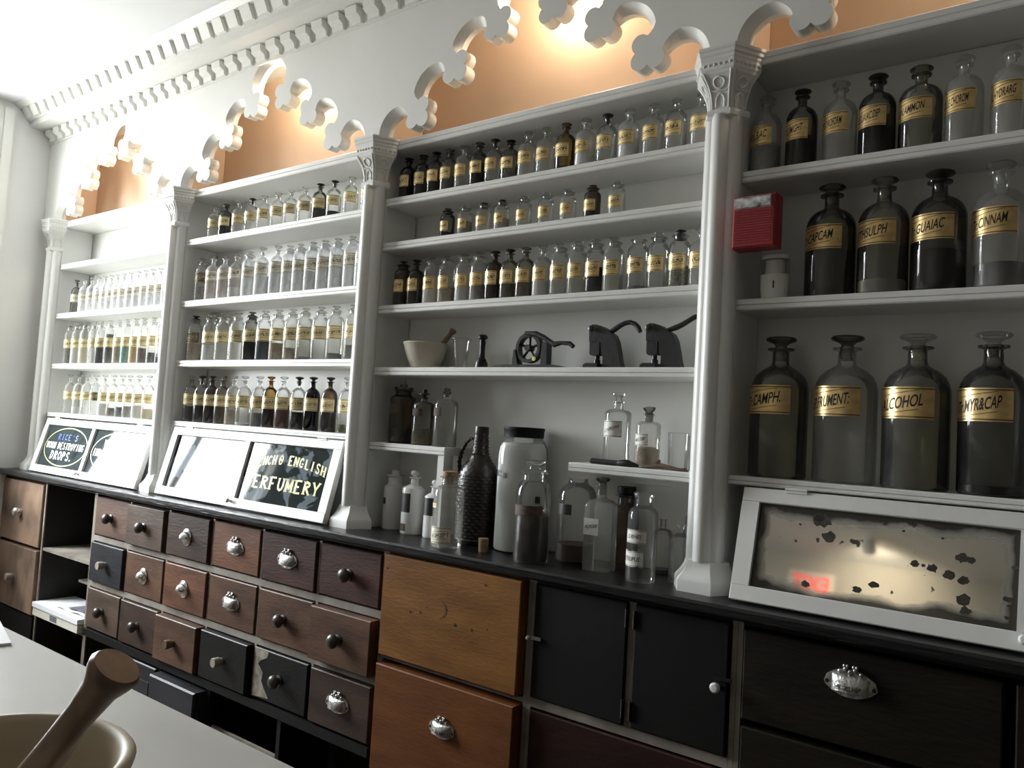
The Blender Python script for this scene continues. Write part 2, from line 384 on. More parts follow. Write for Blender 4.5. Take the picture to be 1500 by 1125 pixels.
# ------------------------------------------------------------------ the room
RX, RY, HC = 2.6, -4.4, 2.905
box('floor', XWALL, RX, RY, 0.2, -0.05, 0, FLOORP, kind='structure')
box('ceiling', XWALL, RX, RY, 0.2, HC, HC + 0.06, CEILP, kind='structure')
b = MB(); b.box(XWALL, RX, 0.185, 0.25, 0, HC); b.build('wall_back', WALLP, kind='structure')
b = MB(); b.box(RX, RX + 0.1, RY, 0.2, 0, HC); b.build('wall_right', DIMWALL, kind='structure')
b = MB(); b.box(XWALL, RX, RY - 0.1, RY, 0, HC); b.build('wall_rear', REARP, kind='structure')
b = MB(); XL = XWALL - 0.16
b.box(XL, XWALL, WIN_Y1, 0.25, 0, HC); b.box(XL, XWALL, RY, WIN_Y0, 0, HC)
b.box(XL, XWALL, WIN_Y0, WIN_Y1, 0, WIN_Z0); b.box(XL, XWALL, WIN_Y0, WIN_Y1, WIN_Z1, HC)
b.build('wall_left', WALLP, kind='structure')
# window: casing, frame bars, panes
win = thing('window_1', (0, 0, 0)); win['kind'] = 'structure'
for y0, y1, z0, z1 in [(WIN_Y1, WIN_Y1 + 0.183, WIN_Z0 - 0.06, WIN_Z1 + 0.062), (WIN_Y0 - 0.062, WIN_Y0, WIN_Z0 - 0.06, WIN_Z1 + 0.062), (WIN_Y0, WIN_Y1, WIN_Z1, WIN_Z1 + 0.062), (WIN_Y0, WIN_Y1, WIN_Z0 - 0.06, WIN_Z0)]:
    b = MB(); b.box(XWALL, XWALL + 0.018, y0, y1, z0, z1); b.box(XWALL, XWALL + 0.032, max(y0, y1 - 0.045) if y0 > -1 else y0, y1, z0, z1); b.build('casing', WHITE, win)
wy = [WIN_Y0 + i * (WIN_Y1 - WIN_Y0) / 2 for i in range(3)]
for y in (wy[0] + 0.025, wy[1], wy[2] - 0.025): box('mullion', XL + 0.06, XL + 0.10, y - 0.022, y + 0.022, WIN_Z0, WIN_Z1, WHITE, win)
for z in (WIN_Z0 + 0.03, 2.2, WIN_Z1 - 0.03): box('transom', XL + 0.062, XL + 0.098, WIN_Y0, WIN_Y1, z - 0.022, z + 0.022, WHITE, win)
for i in range(2):
    for z0, z1 in ((WIN_Z0 + 0.05, 2.18), (2.22, WIN_Z1 - 0.05)):
        b = MB(); x = XL + 0.08; b.add([(x, wy[i] + 0.02, z0), (x, wy[i + 1] - 0.02, z0), (x, wy[i + 1] - 0.02, z1), (x, wy[i] + 0.02, z1)], [(0, 1, 2, 3)])
        b.build('pane', GL['pane'], win, fix=False)

# ------------------------------------------------------------------ cornice with two rows of dentils
cor = MB()
prof = [(-0.045, 2.735), (-0.052, 2.735), (-0.052, 2.80), (-0.158, 2.80), (-0.158, 2.828), (-0.172, 2.828), (-0.172, 2.832), (-0.198, 2.882), (-0.215, 2.882), (-0.222, 2.890), (-0.240, 2.898), (-0.246, 2.9045), (0.0, 2.9045), (0.0, 2.80), (-0.045, 2.80)]
cor.prism(prof, XWALL + 0.002, RX - 0.002, 'x')
CORN = cor.build('trim_1', WHITE, kind='structure')
ub = MB(); ub.prism([(-0.168, 2.833), (-0.188, 2.833), (-0.214, 2.8815), (-0.194, 2.8815)], 0, 0.062, 'x'); ume = ub.mesh('dentil', WHITE); fix_normals(ume)
lb = MB(); lb.prism([(-0.050, 2.742), (-0.064, 2.742), (-0.068, 2.760), (-0.088, 2.770), (-0.092, 2.797), (-0.050, 2.797)], 0, 0.060, 'x'); lme = lb.mesh('dentil', WHITE); fix_normals(lme)
for i in range(56):
    x = XWALL + 0.02 + i * 0.095
    link('dentil', ume, CORN, loc=(x, 0, 0)); link('dentil', lme, CORN, loc=(x + 0.012, 0, 0))

# ------------------------------------------------------------------ columns
COLX = [-4.63, -3.38, -2.096, -0.80, 0.50]
def half_hex(R, n=3):
    return [(R * math.cos(PI + k * PI / 3), R * math.sin(PI + k * PI / 3)) for k in range(4)]
def hex_stack(b, prof):
    vs, fs = [], []
    for R, z in prof: vs += [(x, y - 0.0005, z) for x, y in half_hex(R)]
    for i in range(len(prof) - 1):
        for k in range(3): a = i * 4 + k; fs.append((a, a + 1, a + 5, a + 4))
        fs.append((i * 4, i * 4 + 4, i * 4 + 7, i * 4 + 3))
    fs.append((3, 2, 1, 0)); n = (len(prof) - 1) * 4; fs.append((n, n + 1, n + 2, n + 3))
    b.add(vs, fs)
ZW = 0.94
b = MB(); hex_stack(b, [(0.086, ZW), (0.086, ZW + 0.026), (0.083, ZW + 0.032), (0.074, ZW + 0.041), (0.064, ZW + 0.055), (0.061, ZW + 0.062), (0.057, ZW + 0.075), (0.05, ZW + 0.076)]); base_me = b.mesh('base', WHITE, 25); fix_normals(base_me)
b = MB()
for a in (200, 270, 340):
    cx, cy = 0.027 * math.cos(math.radians(a)), 0.030 * math.sin(math.radians(a)) - 0.004
    b.lathe([(0.0, ZW + 0.073), (0.0235, ZW + 0.073), (0.0235, 2.135), (0.0, 2.135)], 16, (cx, cy, 0))
b.box(-0.03, 0.03, -0.02, -0.001, ZW + 0.073, 2.135)
shaft_me = b.mesh('shaft', WHITE, 40)
b = MB(); hex_stack(b, [(0.052, 2.126), (0.060, 2.131), (0.062, 2.138), (0.060, 2.146), (0.052, 2.150)]); ring_me = b.mesh('neck_ring', WHITE, 40); fix_normals(ring_me)
b = MB(); hex_stack(b, [(0.050, 2.149), (0.050, 2.165), (0.053, 2.185), (0.060, 2.205), (0.071, 2.222), (0.082, 2.234), (0.083, 2.240)]); bell_me = b.mesh('bell', WHITE, 25); fix_normals(bell_me)
b = MB(); hex_stack(b, [(0.083, 2.2395), (0.086, 2.244), (0.086, 2.266), (0.088, 2.269), (0.088, 2.276), (0.092, 2.280), (0.092, 2.288), (0.096, 2.292), (0.096, 2.2995)]); abac_me = b.mesh('abacus', WHITE, 25); fix_normals(abac_me)
# raised tracery on the bell and studs on the abacus
def face_frame(k):
    a0 = PI + k * PI / 3; a1 = a0 + PI / 3; return a0, a1
def hexpt(R, k, t, z, out=0.0):
    a0, a1 = face_frame(k); p0 = Vector((math.cos(a0), math.sin(a0))); p1 = Vector((math.cos(a1), math.sin(a1)))
    p = (p0 * (1 - t) + p1 * t) * R; nrm = (p0 + p1).normalized(); p = p + nrm * out; return (p.x, p.y, z)
def Rbell(z):
    tb = [(2.149, 0.050), (2.165, 0.050), (2.185, 0.053), (2.205, 0.060), (2.222, 0.071), (2.234, 0.082), (2.240, 0.083)]
    for (za, ra), (zb, rb) in zip(tb, tb[1:]):
        if z <= zb: return ra + (rb - ra) * (z - za) / (zb - za)
    return 0.083
tr = MB(); st = MB()
for k in range(3):
    for t in (0.06, 0.94): tr.tube([hexpt(Rbell(z), k, t, z, 0.001) for z in (2.152, 2.17, 2.19, 2.21, 2.225, 2.238)], 0.0032, 6)
    tr.tube([hexpt(Rbell(z), k, t, z, 0.001) for t, z in ((0.28, 2.155), (0.28, 2.172), (0.34, 2.182), (0.5, 2.19), (0.66, 2.182), (0.72, 2.172), (0.72, 2.155))], 0.0028, 6)
    tr.tube([hexpt(Rbell(z), k, t, z, 0.001) for t, z in ((0.10, 2.20), (0.25, 2.195), (0.5, 2.198), (0.75, 2.195), (0.9, 2.20))], 0.0026, 6)
    tr.tube([hexpt(Rbell(2.214 + 0.012 * math.sin(a)), k, 0.5 + 0.22 * math.cos(a), 2.214 + 0.012 * math.sin(a), 0.001) for a in [i * PI / 6 for i in range(13)]], 0.0028, 6, cap=False)
    for i in range(6):
        c = hexpt(0.086, k, 0.1 + 0.16 * i, 2.255, 0.0); st.lathe([(0.0, -0.005), (0.005, -0.002), (0.005, 0.002), (0.0, 0.005)], 6, c)
trac_me = tr.mesh('tracery', WHITE, 60); stud_me = st.mesh('bead_row', WHITE, 60)
COL_LABEL = ['white gothic half-column in the corner against the window wall', 'white gothic half-column between worm-drops sign and perfumery sign', 'white gothic half-column between perfumery sign and wicker jug',
             'white gothic half-column with red alarm box fixed to it', 'white gothic half-column beyond the large bottles and stained mirror']
for i, x in enumerate(COLX):
    c = thing('half_column', (x, 0, 0), COL_LABEL[i], 'column', 'gothic half-columns of the shelving')
    for nm, me in (('base', base_me), ('shaft', shaft_me), ('neck_ring', ring_me), ('bell', bell_me), ('abacus', abac_me), ('tracery', trac_me), ('bead_row', stud_me)):
        link(nm, me, c)

# ------------------------------------------------------------------ shelving bays with pierced arches
def arc(E, S, sweep, n=18):
    E, S = Vector(E), Vector(S); ch = S - E; L = ch.length; R = L / (2 * math.sin(sweep / 2))
    nl = Vector((-ch.y, ch.x)).normalized(); cen = (E + S) / 2 - nl * (R * math.cos(sweep / 2))
    a0 = math.atan2(E.y - cen.y, E.x - cen.x)
    return [(cen + Vector((math.cos(a0 - sweep * i / n), math.sin(a0 - sweep * i / n))) * R, cen) for i in range(n + 1)]
def arch_outline(hw):
    """opening of one arch: list of (point, outward chamfer vector), left to right, z measured from the capital top"""
    k = hw / 0.585
    cl = [((-0.430 * k, 0.056), (0.72, -0.69)), ((-0.272 * k, 0.178), (0.70, -0.71)), ((-0.104 * k, 0.279), (0.62, -0.78))]
    cusps = cl + [((-c[0], c[1]), (-d[0], d[1])) for c, d in reversed(cl)]
    a, r = 0.033, 0.0275
    out = []; E = Vector((-hw, 0.0))
    sweeps = [2.5, 2.35, 2.35, 3.5, 2.35, 2.35, 2.5]
    for i in range(7):
        if i < 6:
            c, d = Vector(cusps[i][0]), Vector(cusps[i][1]).normalized(); p = Vector((-d.y, d.x))
            if p.x < 0: p = -p
            lob = [c - p * a, c + d * a, c + p * a]
            wall = -d
            S = lob[0] + wall * r
        else: S = Vector((hw, 0.0))
        pts = arc(E, S, sweeps[i])
        for j, (q, cen) in enumerate(pts):
            t = j / (len(pts) - 1)
            w = min(1, math.sin(PI * t) * 2.2) if 0 < i < 6 else (min(1, (1 - t) * 3) if i == 0 else min(1, t * 3))
            out.append((q, (q - cen).normalized() * 0.024 * w))
        if i < 6:
            def sweep_lobe(cen, v0, v1, via):
                a0 = math.atan2(v0.y, v0.x); a1 = math.atan2(v1.y, v1.x); av = math.atan2(via.y, via.x)
                def un(x, ref, sgn):
                    while (x - ref) * sgn < -1e-6: x += sgn * 2 * PI
                    while (x - ref) * sgn > 2 * PI: x -= sgn * 2 * PI
                    return x
                sg = 1 if un(av, a0, 1) <= un(a1, a0, 1) else -1
                a1 = un(a1, a0, sg); n = 12
                for j in range(1, n + 1):
                    t = a0 + (a1 - a0) * j / n
                    out.append((cen + Vector((math.cos(t), math.sin(t))) * r, Vector((0, 0))))
            h = math.sqrt(max(r * r - (a * a / 2), 1e-8))
            mid1 = (lob[0] + lob[1]) / 2; n1 = (mid1 - c).normalized(); I1 = mid1 + n1 * h
            mid2 = (lob[1] + lob[2]) / 2; n2 = (mid2 - c).normalized(); I2 = mid2 + n2 * h
            sweep_lobe(lob[0], wall, I1 - lob[0], -p)
            sweep_lobe(lob[1], I1 - lob[1], I2 - lob[1], d)
            sweep_lobe(lob[2], I2 - lob[2], wall, p)
            E = lob[2] + wall * r
    return out
Z0, ZT = 2.2998, 2.80
def arch_panel(xa, xb, x0, x1, parent):
    """pierced frieze board; xa..xb full width, opening centred between columns x0 and x1"""
    xc = (x0 + x1) / 2; ol = arch_outline((x1 - x0) / 2 - 0.060)
    Yf, Ym, Yb = -0.045, -0.022, -0.001
    fr = [(xc + q.x + o.x, Z0 + max(q.y + o.y, 0)) for q, o in ol]; md = [(xc + q.x, Z0 + max(q.y, 0)) for q, o in ol]
    b = MB(); n = len(ol)
    vs = [(x, Yf, z) for x, z in fr] + [(x, Ym, z) for x, z in md] + [(x, Yb, z) for x, z in md]
    fs = []
    for r in range(2):
        for i in range(n - 1): fs.append((r * n + i, r * n + i + 1, (r + 1) * n + i + 1, (r + 1) * n + i))
    corners = [(xa, Z0), (xa, ZT), (xb, ZT), (xb, Z0)]
    o = len(vs); vs += [(x, Yf, z) for x, z in corners] + [(x, Yb, z) for x, z in corners]
    def face(idx_poly, pts):
        tri = tessellate_polygon([[Vector((x, z, 0)) for x, z in pts]])
        return [tuple(idx_poly[i] for i in t) for t in tri]
    # outline runs left to right, then the corners close it over the top
    ci = [o + 3, o + 2, o + 1, o]; pf = list(range(n)) + ci
    fs += face(pf, fr + [corners[3], corners[2], corners[1], corners[0]])
    pb = list(range(2 * n, 3 * n)) + [i + 4 for i in ci]
    fs += face(pb, md + [corners[3], corners[2], corners[1], corners[0]])
    for i in range(3): fs.append((o + i, o + i + 1, o + i + 5, o + i + 4))
    fs += [(o, o + 4, 2 * n, n, 0), (o + 3, n - 1, 2 * n - 1, 3 * n - 1, o + 7)]
    b.add(vs, fs); return b.build('arch_panel', WHITE, parent, angle=40)
SHELF = {0: [2.059, 1.789, 1.516, 1.253], 1: [2.073, 1.794, 1.527, 1.258], 2: [2.093, 1.935, 1.713, 1.497], 3: [1.994, 1.668, 1.229]}
BAY_LABEL = ['white arched shelving bay next to the window wall, above worm-drops sign', 'white arched shelving bay above the perfumery sign', 'white arched shelving bay holding iron seal presses and wicker jug', 'white arched shelving bay with the large bottles above stained mirror']
YB = 0.160
def shelf_mesh(b, xa, xb, zt, th=0.028, y1=YB - 0.002):
    b.prism([(0.000, zt - th + 0.003), (0.000, zt - th * 0.58), (0.004, zt - th * 0.54), (0.000, zt - th * 0.48), (0.000, zt - 0.003), (0.003, zt), (y1, zt), (y1, zt - th), (0.003, zt - th)], xa, xb, 'x')
for i in range(4):
    x0, x1 = COLX[i], COLX[i + 1]
    bay = thing('shelving_bay', ((x0 + x1) / 2, 0, ZW), BAY_LABEL[i], 'shelving', 'arched shelving bays')
    off = Vector((-(x0 + x1) / 2, 0, -ZW))
    def part(nm, mb, mt=WHITE, **kw):
        o = mb.build(nm, mt, bay, **kw); o.location = off; return o
    xi0, xi1 = x0 + 0.046, x1 - 0.046
    for s0, s1 in ((x0 + 0.001, xi0), (xi1, x1 - 0.001)):
        if i == 0 and s0 < x0 + 0.01: s0 = XWALL + 0.002
        b = MB(); b.box(s0, s1, 0.001, YB - 0.004, ZW + 0.001, 2.262); part('side_panel', b)
        b = MB(); b.box(s0, s1, 0.001, YB - 0.002, 2.298, 2.798); part('niche_side', b, PEACH)
    b = MB(); b.box(x0 + 0.001, x1 - 0.001, YB, YB + 0.018, ZW + 0.001, 2.262); part('back_panel', b)
    b = MB(); b.box(x0 + 0.001, x1 - 0.001, YB, YB + 0.018, 2.2985, 2.798); part('niche_back', b, PEACH)
    b = MB(); shelf_mesh(b, xi0 - 0.03, xi1 + 0.03, 2.297, 0.034, YB + 0.015)
    part('niche_shelf', b)
    for z in SHELF[i]:
        b = MB(); shelf_mesh(b, xi0 + 0.0005, xi1 - 0.0005, z, 0.028 if z > 1.3 else 0.022); part('shelf', b)
    xa, xb = (XWALL + 0.002 if i == 0 else x0), x1
    o = arch_panel(xa, xb, x0, x1, bay); o.location = off
    # lamp in the niche
    lx = (x0 + x1) / 2 + 0.09
    lt = thing('niche_lamp', (lx, 0.085, 2.74), ['small warm puck lamp in niche nearest the window wall', 'small warm puck lamp in niche above the perfumery sign', 'small warm puck lamp in niche above the seal presses', 'small warm puck lamp in niche above the large bottles'][i], 'lamp', 'niche lamps')
    b = MB(); b.lathe([(0, 0.058), (0.034, 0.058), (0.034, 0.018), (0.030, 0.012), (0.026, 0.012), (0.026, 0.02), (0, 0.02)], 20); b.build('housing', LAMPW, lt)
    b = MB(); b.lathe([(0, -0.004), (0.012, -0.001), (0.019, 0.008), (0.019, 0.018), (0, 0.0195)], 16); b.build('bulb', BULB, lt)
    ld = bpy.data.lights.new('niche_lamp_light', 'POINT'); ld.energy = LAMP_W; ld.color = LAMP_COL; ld.shadow_soft_size = 0.02
    lo = bpy.data.objects.new('niche_lamp_light', ld); COL.objects.link(lo); lo.parent = lt; lo.location = (0, 0, -0.045)
b = MB(); b.box(COLX[4] + 0.05, RX - 0.002, -0.045, 0.18, ZW + 0.001, 2.80); b.build('wall_back_return', WALLP, kind='structure')
# ------------------------------------------------------------------ half shelves low in the third bay
def half_shelf(x0, x1, zt, post, label):
    t = thing('half_shelf', (x0, 0, ZW), label, 'shelf')
    b = MB(); shelf_mesh(b, 0, x1 - x0, zt - ZW, 0.026, YB - 0.003); b.build('board', WHITE, t)
    if post is not None:
        box('post', post - x0 - 0.013, post - x0 + 0.013, 0.004, 0.05, 0.0005, zt - ZW - 0.0265, WHITE, t)
    else:
        box('cleat', x1 - x0 - 0.012, x1 - x0 - 0.0005, 0.01, YB - 0.006, zt - ZW - 0.05, zt - ZW - 0.0265, WHITE, t)
        box('cleat', 0.04, x1 - x0 - 0.02, YB - 0.02, YB - 0.003, zt - ZW - 0.05, zt - ZW - 0.0265, WHITE, t)
    return t
half_shelf(-2.0495, -1.70, 1.238, -1.716, 'short white shelf on a post above three white bottles')
half_shelf(-1.226, -0.8465, 1.226, None, 'short white shelf carrying two labelled bottles and tumblers')

# ------------------------------------------------------------------ worktop and drawer cabinets
YD = -0.12
b = MB(); b.prism([(0.155, 0.912), (-0.145, 0.912), (-0.152, 0.918), (-0.152, 0.934), (-0.146, ZW), (0.155, ZW)], XWALL + 0.001, RX - 0.4, 'x')
b.build('worktop', BLACKTOP, label='long black varnished worktop running under all the shelving bays', cat='worktop')
KN = {}
def knob_mesh(kind):
    if kind in KN: return KN[kind]
    b = MB(); mats = None
    if kind in ('dark', 'brown', 'white', 'steel'):
        b.lathe([(0, -0.002), (0.019, -0.002), (0.019, 0.003), (0.013, 0.005), (0.012, 0.009), (0.017, 0.013), (0.0225, 0.019), (0.0235, 0.026), (0.020, 0.033), (0.011, 0.038), (0, 0.0395)], 20, axis='y')
        mats = {'dark': DARKK, 'brown': BROWNK, 'white': PORCE, 'steel': STEELK}[kind]
    elif kind == 'cyl':
        b.lathe([(0, -0.002), (0.013, -0.002), (0.013, 0.010), (0.017, 0.012), (0.018, 0.034), (0.016, 0.037), (0, 0.037)], 18, axis='y'); mats = BROWNK
    elif kind == 'greycyl':
        b.lathe([(0, -0.002), (0.013, -0.002), (0.013, 0.010), (0.017, 0.012), (0.018, 0.034), (0.016, 0.037), (0, 0.037)], 18, axis='y'); mats = CARCASS
    elif kind == 'ring':       # polished round rosette with a hooded cup
        b.lathe([(0, -0.001), (0.032, -0.001), (0.034, 0.003), (0.030, 0.006), (0, 0.006)], 24, axis='y')
        vs, fs = [], []
        for j in range(7):
            for k in range(13):
                a, e = PI * k / 12, (PI / 2) * j / 6
                vs.append((0.028 * math.cos(a) * math.cos(e * 0.999), -0.005 - 0.026 * math.sin(e), -0.004 + 0.028 * math.sin(a) * math.cos(e * 0.999)))
        fs = [(j * 13 + k, j * 13 + k + 1, (j + 1) * 13 + k + 1, (j + 1) * 13 + k) for j in range(6) for k in range(12)]
        b.add(vs, fs); mats = STEELK
    elif kind.startswith('label'):   # cast label pull: eared plate, hood, crest, name
        pl = [(0.052 * math.cos(a) * (1 + 0.16 * (abs(math.cos(a)) ** 8)), 0.026 * math.sin(a) + (0.006 if math.sin(a) > 0.3 else 0)) for a in [2 * PI * k / 40 for k in range(40)]]
        b.prism(pl, -0.004, 0.001, 'y')
        vs, fs = [], []
        for j in range(9):
            for k in range(17):
                a, e = PI * k / 16, (PI / 2) * j / 8
                vs.append((0.042 * math.cos(a), -0.004 - 0.020 * math.sin(a) * math.sin(e) ** 0.7, 0.022 - 0.034 * (1 - math.cos(e)) - 0.004 * (1 - math.sin(a))))
        fs = [(j * 17 + k, j * 17 + k + 1, (j + 1) * 17 + k + 1, (j + 1) * 17 + k) for j in range(8) for k in range(16)]
        b.add(vs, fs)
        for x, z, r in ((-0.011, 0.032, 0.006), (0.011, 0.032, 0.006), (-0.014, 0.038, 0.004), (-0.007, 0.038, 0.004), (0.007, 0.038, 0.004), (0.014, 0.038, 0.004), (0, 0.027, 0.007), (-0.024, 0.026, 0.005), (0.024, 0.026, 0.005)):
            b.lathe([(0, -r), (r * 0.7, -r * 0.7), (r, 0), (r * 0.7, r * 0.7), (0, r)], 8, (x, -0.006, z))
        b.cur = 1
        for x in (-0.053, 0.053): b.lathe([(0.0045, 0.0042), (0, 0.0046)], 10, (x, -0.0002, 0), axis='y')
        txt = kind.split(':')[1] if ':' in kind else ''
        if txt:
            v2, f2 = text_geo(txt, 0.0125, 0.0, 0.01, width=0.056)
            b.add([(x, -0.0248 - 0.0 * x + 9.0 * x * x * 0.9, y - 0.003) for x, y in v2], f2)
        mats = [SILVER, INK]
        if not txt: b.box(-0.001, 0.001, -0.001, 0, 0.0, 0.001)
    me = b.mesh('pull', mats, 45)
    if not kind.startswith('label'): fix_normals(me)
    KN[kind] = me; return me
def drawer(cab, x0, x1, z0, z1, wood, knob, out=0.0, kx=0.0, kz=0.0, ks=0.95, depth=0.10, kname='knob'):
    g = 0.004
    b = MB(); b.bbox(x0 + g, x1 - g, YD - out, YD - out + depth, z0 + g, z1 - g, 0.003)
    d = b.build('drawer', WOODS[wood] if isinstance(wood, str) else wood, cab)
    d.location = (-cab.location.x, -cab.location.y, -cab.location.z)
    if knob:
        k = link('pull' if knob.startswith('label') or knob == 'ring' else 'knob', knob_mesh(knob), d)
        k.location = ((x0 + x1) / 2 + kx, YD - out + 0.0002, (z0 + z1) / 2 + kz)
        if knob.startswith('label'): k.scale = (ks * 0.95, ks, ks * 1.08)
    return d
def cabinet(name, x, label):
    return thing(name, (x, 0, 0), label, 'cabinet')
def rel(b, nm, mt, cab, **kw):
    o = b.build(nm, mt, cab, **kw); o.location = (-cab.location.x, -cab.location.y, -cab.location.z); return o
YR = YD + 0.006     # face of rails and stiles
ZTOP = 0.9115
def carcass(cab, x0, x1, z0=0.0):
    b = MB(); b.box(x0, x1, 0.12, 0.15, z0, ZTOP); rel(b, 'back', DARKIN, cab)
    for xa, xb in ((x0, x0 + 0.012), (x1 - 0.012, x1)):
        b = MB(); b.box(xa, xb, YR + 0.006, 0.12, z0, ZTOP); rel(b, 'side', DARKIN, cab)  # inner board darkened as shade; its front edge keeps the rail colour
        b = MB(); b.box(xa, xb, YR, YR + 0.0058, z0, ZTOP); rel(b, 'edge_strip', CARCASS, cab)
    b = MB(); b.box(x0 + 0.012, x1 - 0.012, YR, 0.12, ZTOP - 0.012, ZTOP); rel(b, 'top_rail', BLACKDOOR, cab)
# left unit: two deep drawers and an open pigeonhole
c1 = cabinet('pigeonhole_cabinet', -4.22, 'old wooden cabinet with two deep drawers beside open pigeonholes, next to window wall')
carcass(c1, XWALL + 0.001, -3.7165)
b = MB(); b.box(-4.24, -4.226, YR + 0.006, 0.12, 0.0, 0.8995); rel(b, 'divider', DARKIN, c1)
b = MB(); b.box(-4.24, -4.226, YR, YR + 0.0058, 0.0, 0.8995); rel(b, 'edge_strip', CARCASS, c1)
drawer(c1, XWALL + 0.012, -4.242, 0.575, 0.895, 'tan', 'steel', 0.004)
drawer(c1, XWALL + 0.012, -4.242, 0.245, 0.567, 'tan', 'greycyl', 0.010)
b = MB(); b.box(XWALL + 0.013, -4.2405, YD - 0.004, 0.11, 0.02, 0.240); rel(b, 'plinth', BLACKDOOR, c1)
for z in (0.585, 0.262): b = MB(); b.box(-4.2255, -3.729, YR + 0.004, 0.12, z - 0.014, z); rel(b, 'pigeonhole_shelf', CARCASS, c1)
b = MB(); b.box(-4.06, -3.729, 0.0, 0.12, 0.43, 0.442); rel(b, 'pigeonhole_shelf', CARCASS, c1)
# bank of eighteen small drawers
c2 = cabinet('drawer_bank', -2.76, 'tall bank of small dark wooden drawers with assorted knobs and pulls')
XA, XB = -3.715, -1.8105
carcass(c2, XA, XB)
W = (XB - XA) / 6
ROWZ = [(0.717, 0.893), (0.510, 0.690), (0.302, 0.484)]
for zt in (0.703, 0.497): b = MB(); b.box(XA + 0.012, XB - 0.012, YR, 0.10, zt - 0.012, zt + 0.012); rel(b, 'rail', CARCASS, c2)
for i in range(1, 6):
    for r, (za, zb) in enumerate(ROWZ): b = MB(); b.box(XA + i * W - 0.006, XA + i * W + 0.006, YR, 0.10, za - 0.0015, zb + 0.0015); rel(b, 'stile', CARCASS, c2)
b = MB(); b.box(XA + 0.012, XB - 0.012, YD - 0.012, 0.10, 0.268, 0.298); rel(b, 'base_rail', BLACKDOOR, c2)
DR = [[('pinkish', 'dark', 0.0), ('greyish', 'dark', 0.016), ('dark', 'ring', 0.008), ('reddish', 'label', 0.0), ('plum', 'label', 0.004), ('plum', 'dark', 0.0)],
      [('slate', 'greycyl', 0.008), ('brown', 'ring', 0.0), ('reddish', 'ring', 0.004), ('brown', 'label', 0.0), ('brown', 'dark', 0.004), ('brown', 'dark', 0.028)],
      [('greyish', 'dark', 0.004), ('dark', 'dark', 0.010), ('brown', 'cyl', 0.030), ('black', 'greycyl', 0.022), ('black', 'dark', 0.004), ('dark', 'label', 0.010)]]
for r in range(3):
    for i in range(6):
        w, k, o = DR[r][i]
        x0, x1 = XA + i * W + 0.007, XA + (i + 1) * W - 0.007
        if i == 5: x1 -= 0.006
        if i == 0: x0 += 0.006
        d = drawer(c2, x0, x1, ROWZ[r][0], ROWZ[r][1], w, k, o)
        if (r, i) == (2, 4):
            pts = [(x0 + 0.006, 0.31), (x0 + 0.10, 0.318), (x0 + 0.075, 0.345), (x0 + 0.055, 0.37), (x0 + 0.06, 0.40), (x0 + 0.03, 0.425), (x0 + 0.045, 0.44), (x0 + 0.08, 0.455), (x0 + 0.085, 0.475), (x0 + 0.008, 0.476)]
            b = MB(); b.prism(pts, YD - o - 0.0008, YD - o + 0.001, 'y'); b.build('flaked_paint', PEEL, d)
# lower tier of the bank, mostly dark and open
for xa in (XA + W, XA + 2.1 * W, XA + 3.2 * W, XA + 4.55 * W): b = MB(); b.box(xa - 0.01, xa + 0.01, YR - 0.008, 0.10, 0.0, 0.2675); rel(b, 'lower_stile', BLACKDOOR, c2)
b = MB(); b.bbox(XA + W + 0.014, XA + 2.1 * W - 0.014, YD - 0.014, YD + 0.006, 0.02, 0.258, 0.004)
rel(b, 'lower_door', WOODS['slate'], c2)
b = MB(); b.box(XA + W + 0.05, XA + 2.1 * W - 0.05, YD - 0.019, YD - 0.0142, 0.055, 0.195); rel(b, 'door_panel', WOODS['slate'], c2)
b = MB(); b.bbox(XA + 2.1 * W + 0.014, XA + 3.2 * W - 0.014, YD - 0.055, 0.05, 0.03, 0.255, 0.006); ld_ = rel(b, 'lower_drawer', WOODS['slate'], c2)
kk = MB(); kk.lathe([(0, 0), (0.010, 0), (0.010, 0.002), (0, 0.002)], 14, (XA + 2.65 * W, YD - 0.055, 0.15), axis='y'); kk.box(XA + 2.65 * W - 0.003, XA + 2.65 * W + 0.003, YD - 0.057, YD - 0.055, 0.115, 0.15); kk.build('keyhole_plate', DARKK, ld_)
b = MB(); b.box(XA + 3.2 * W + 0.011, XA + 4.55 * W - 0.011, YD + 0.012, YD + 0.024, 0.02, 0.13); rel(b, 'tray_front', CARCASS, c2)
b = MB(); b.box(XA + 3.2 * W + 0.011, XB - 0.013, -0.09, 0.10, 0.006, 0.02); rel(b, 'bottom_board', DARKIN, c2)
# two large amber drawers
c3 = cabinet('amber_drawer_cabinet', -1.53, 'cabinet with two large amber-brown drawers below the wicker jug')
carcass(c3, -1.8095, -1.2445)
da = drawer(c3, -1.796, -1.258, 0.592, 0.905, 'amber', None, 0.024)
for x, z, r in ((-1.665, 0.747, 0.0045), (-1.625, 0.752, 0.004), (-1.600, 0.772, 0.0025), (-1.487, 0.742, 0.005), (-1.425, 0.740, 0.004), (-1.37, 0.752, 0.003), (-1.775, 0.86, 0.004), (-1.385, 0.872, 0.004)):
    b = MB(); b.lathe([(r, 0.0008), (0, 0.001)], 10, (x, YD - 0.0238, z), axis='y'); b.build('nail_hole', INK, da, fix=False)
b = MB(); b.add([(-1.56 + (0.035 + q * (0.0004 + 0.0026 * math.sin(PI * i / 12))) * math.cos(1.4 - i * 0.22), YD - 0.0247, 0.775 + (0.028 + q * (0.0004 + 0.0026 * math.sin(PI * i / 12))) * math.sin(1.4 - i * 0.22)) for i in range(13) for q in (-1, 1)], [(2 * i, 2 * i + 1, 2 * i + 3, 2 * i + 2) for i in range(12)]); b.build('ring_stain', CT_STAIN, da, fix=False)
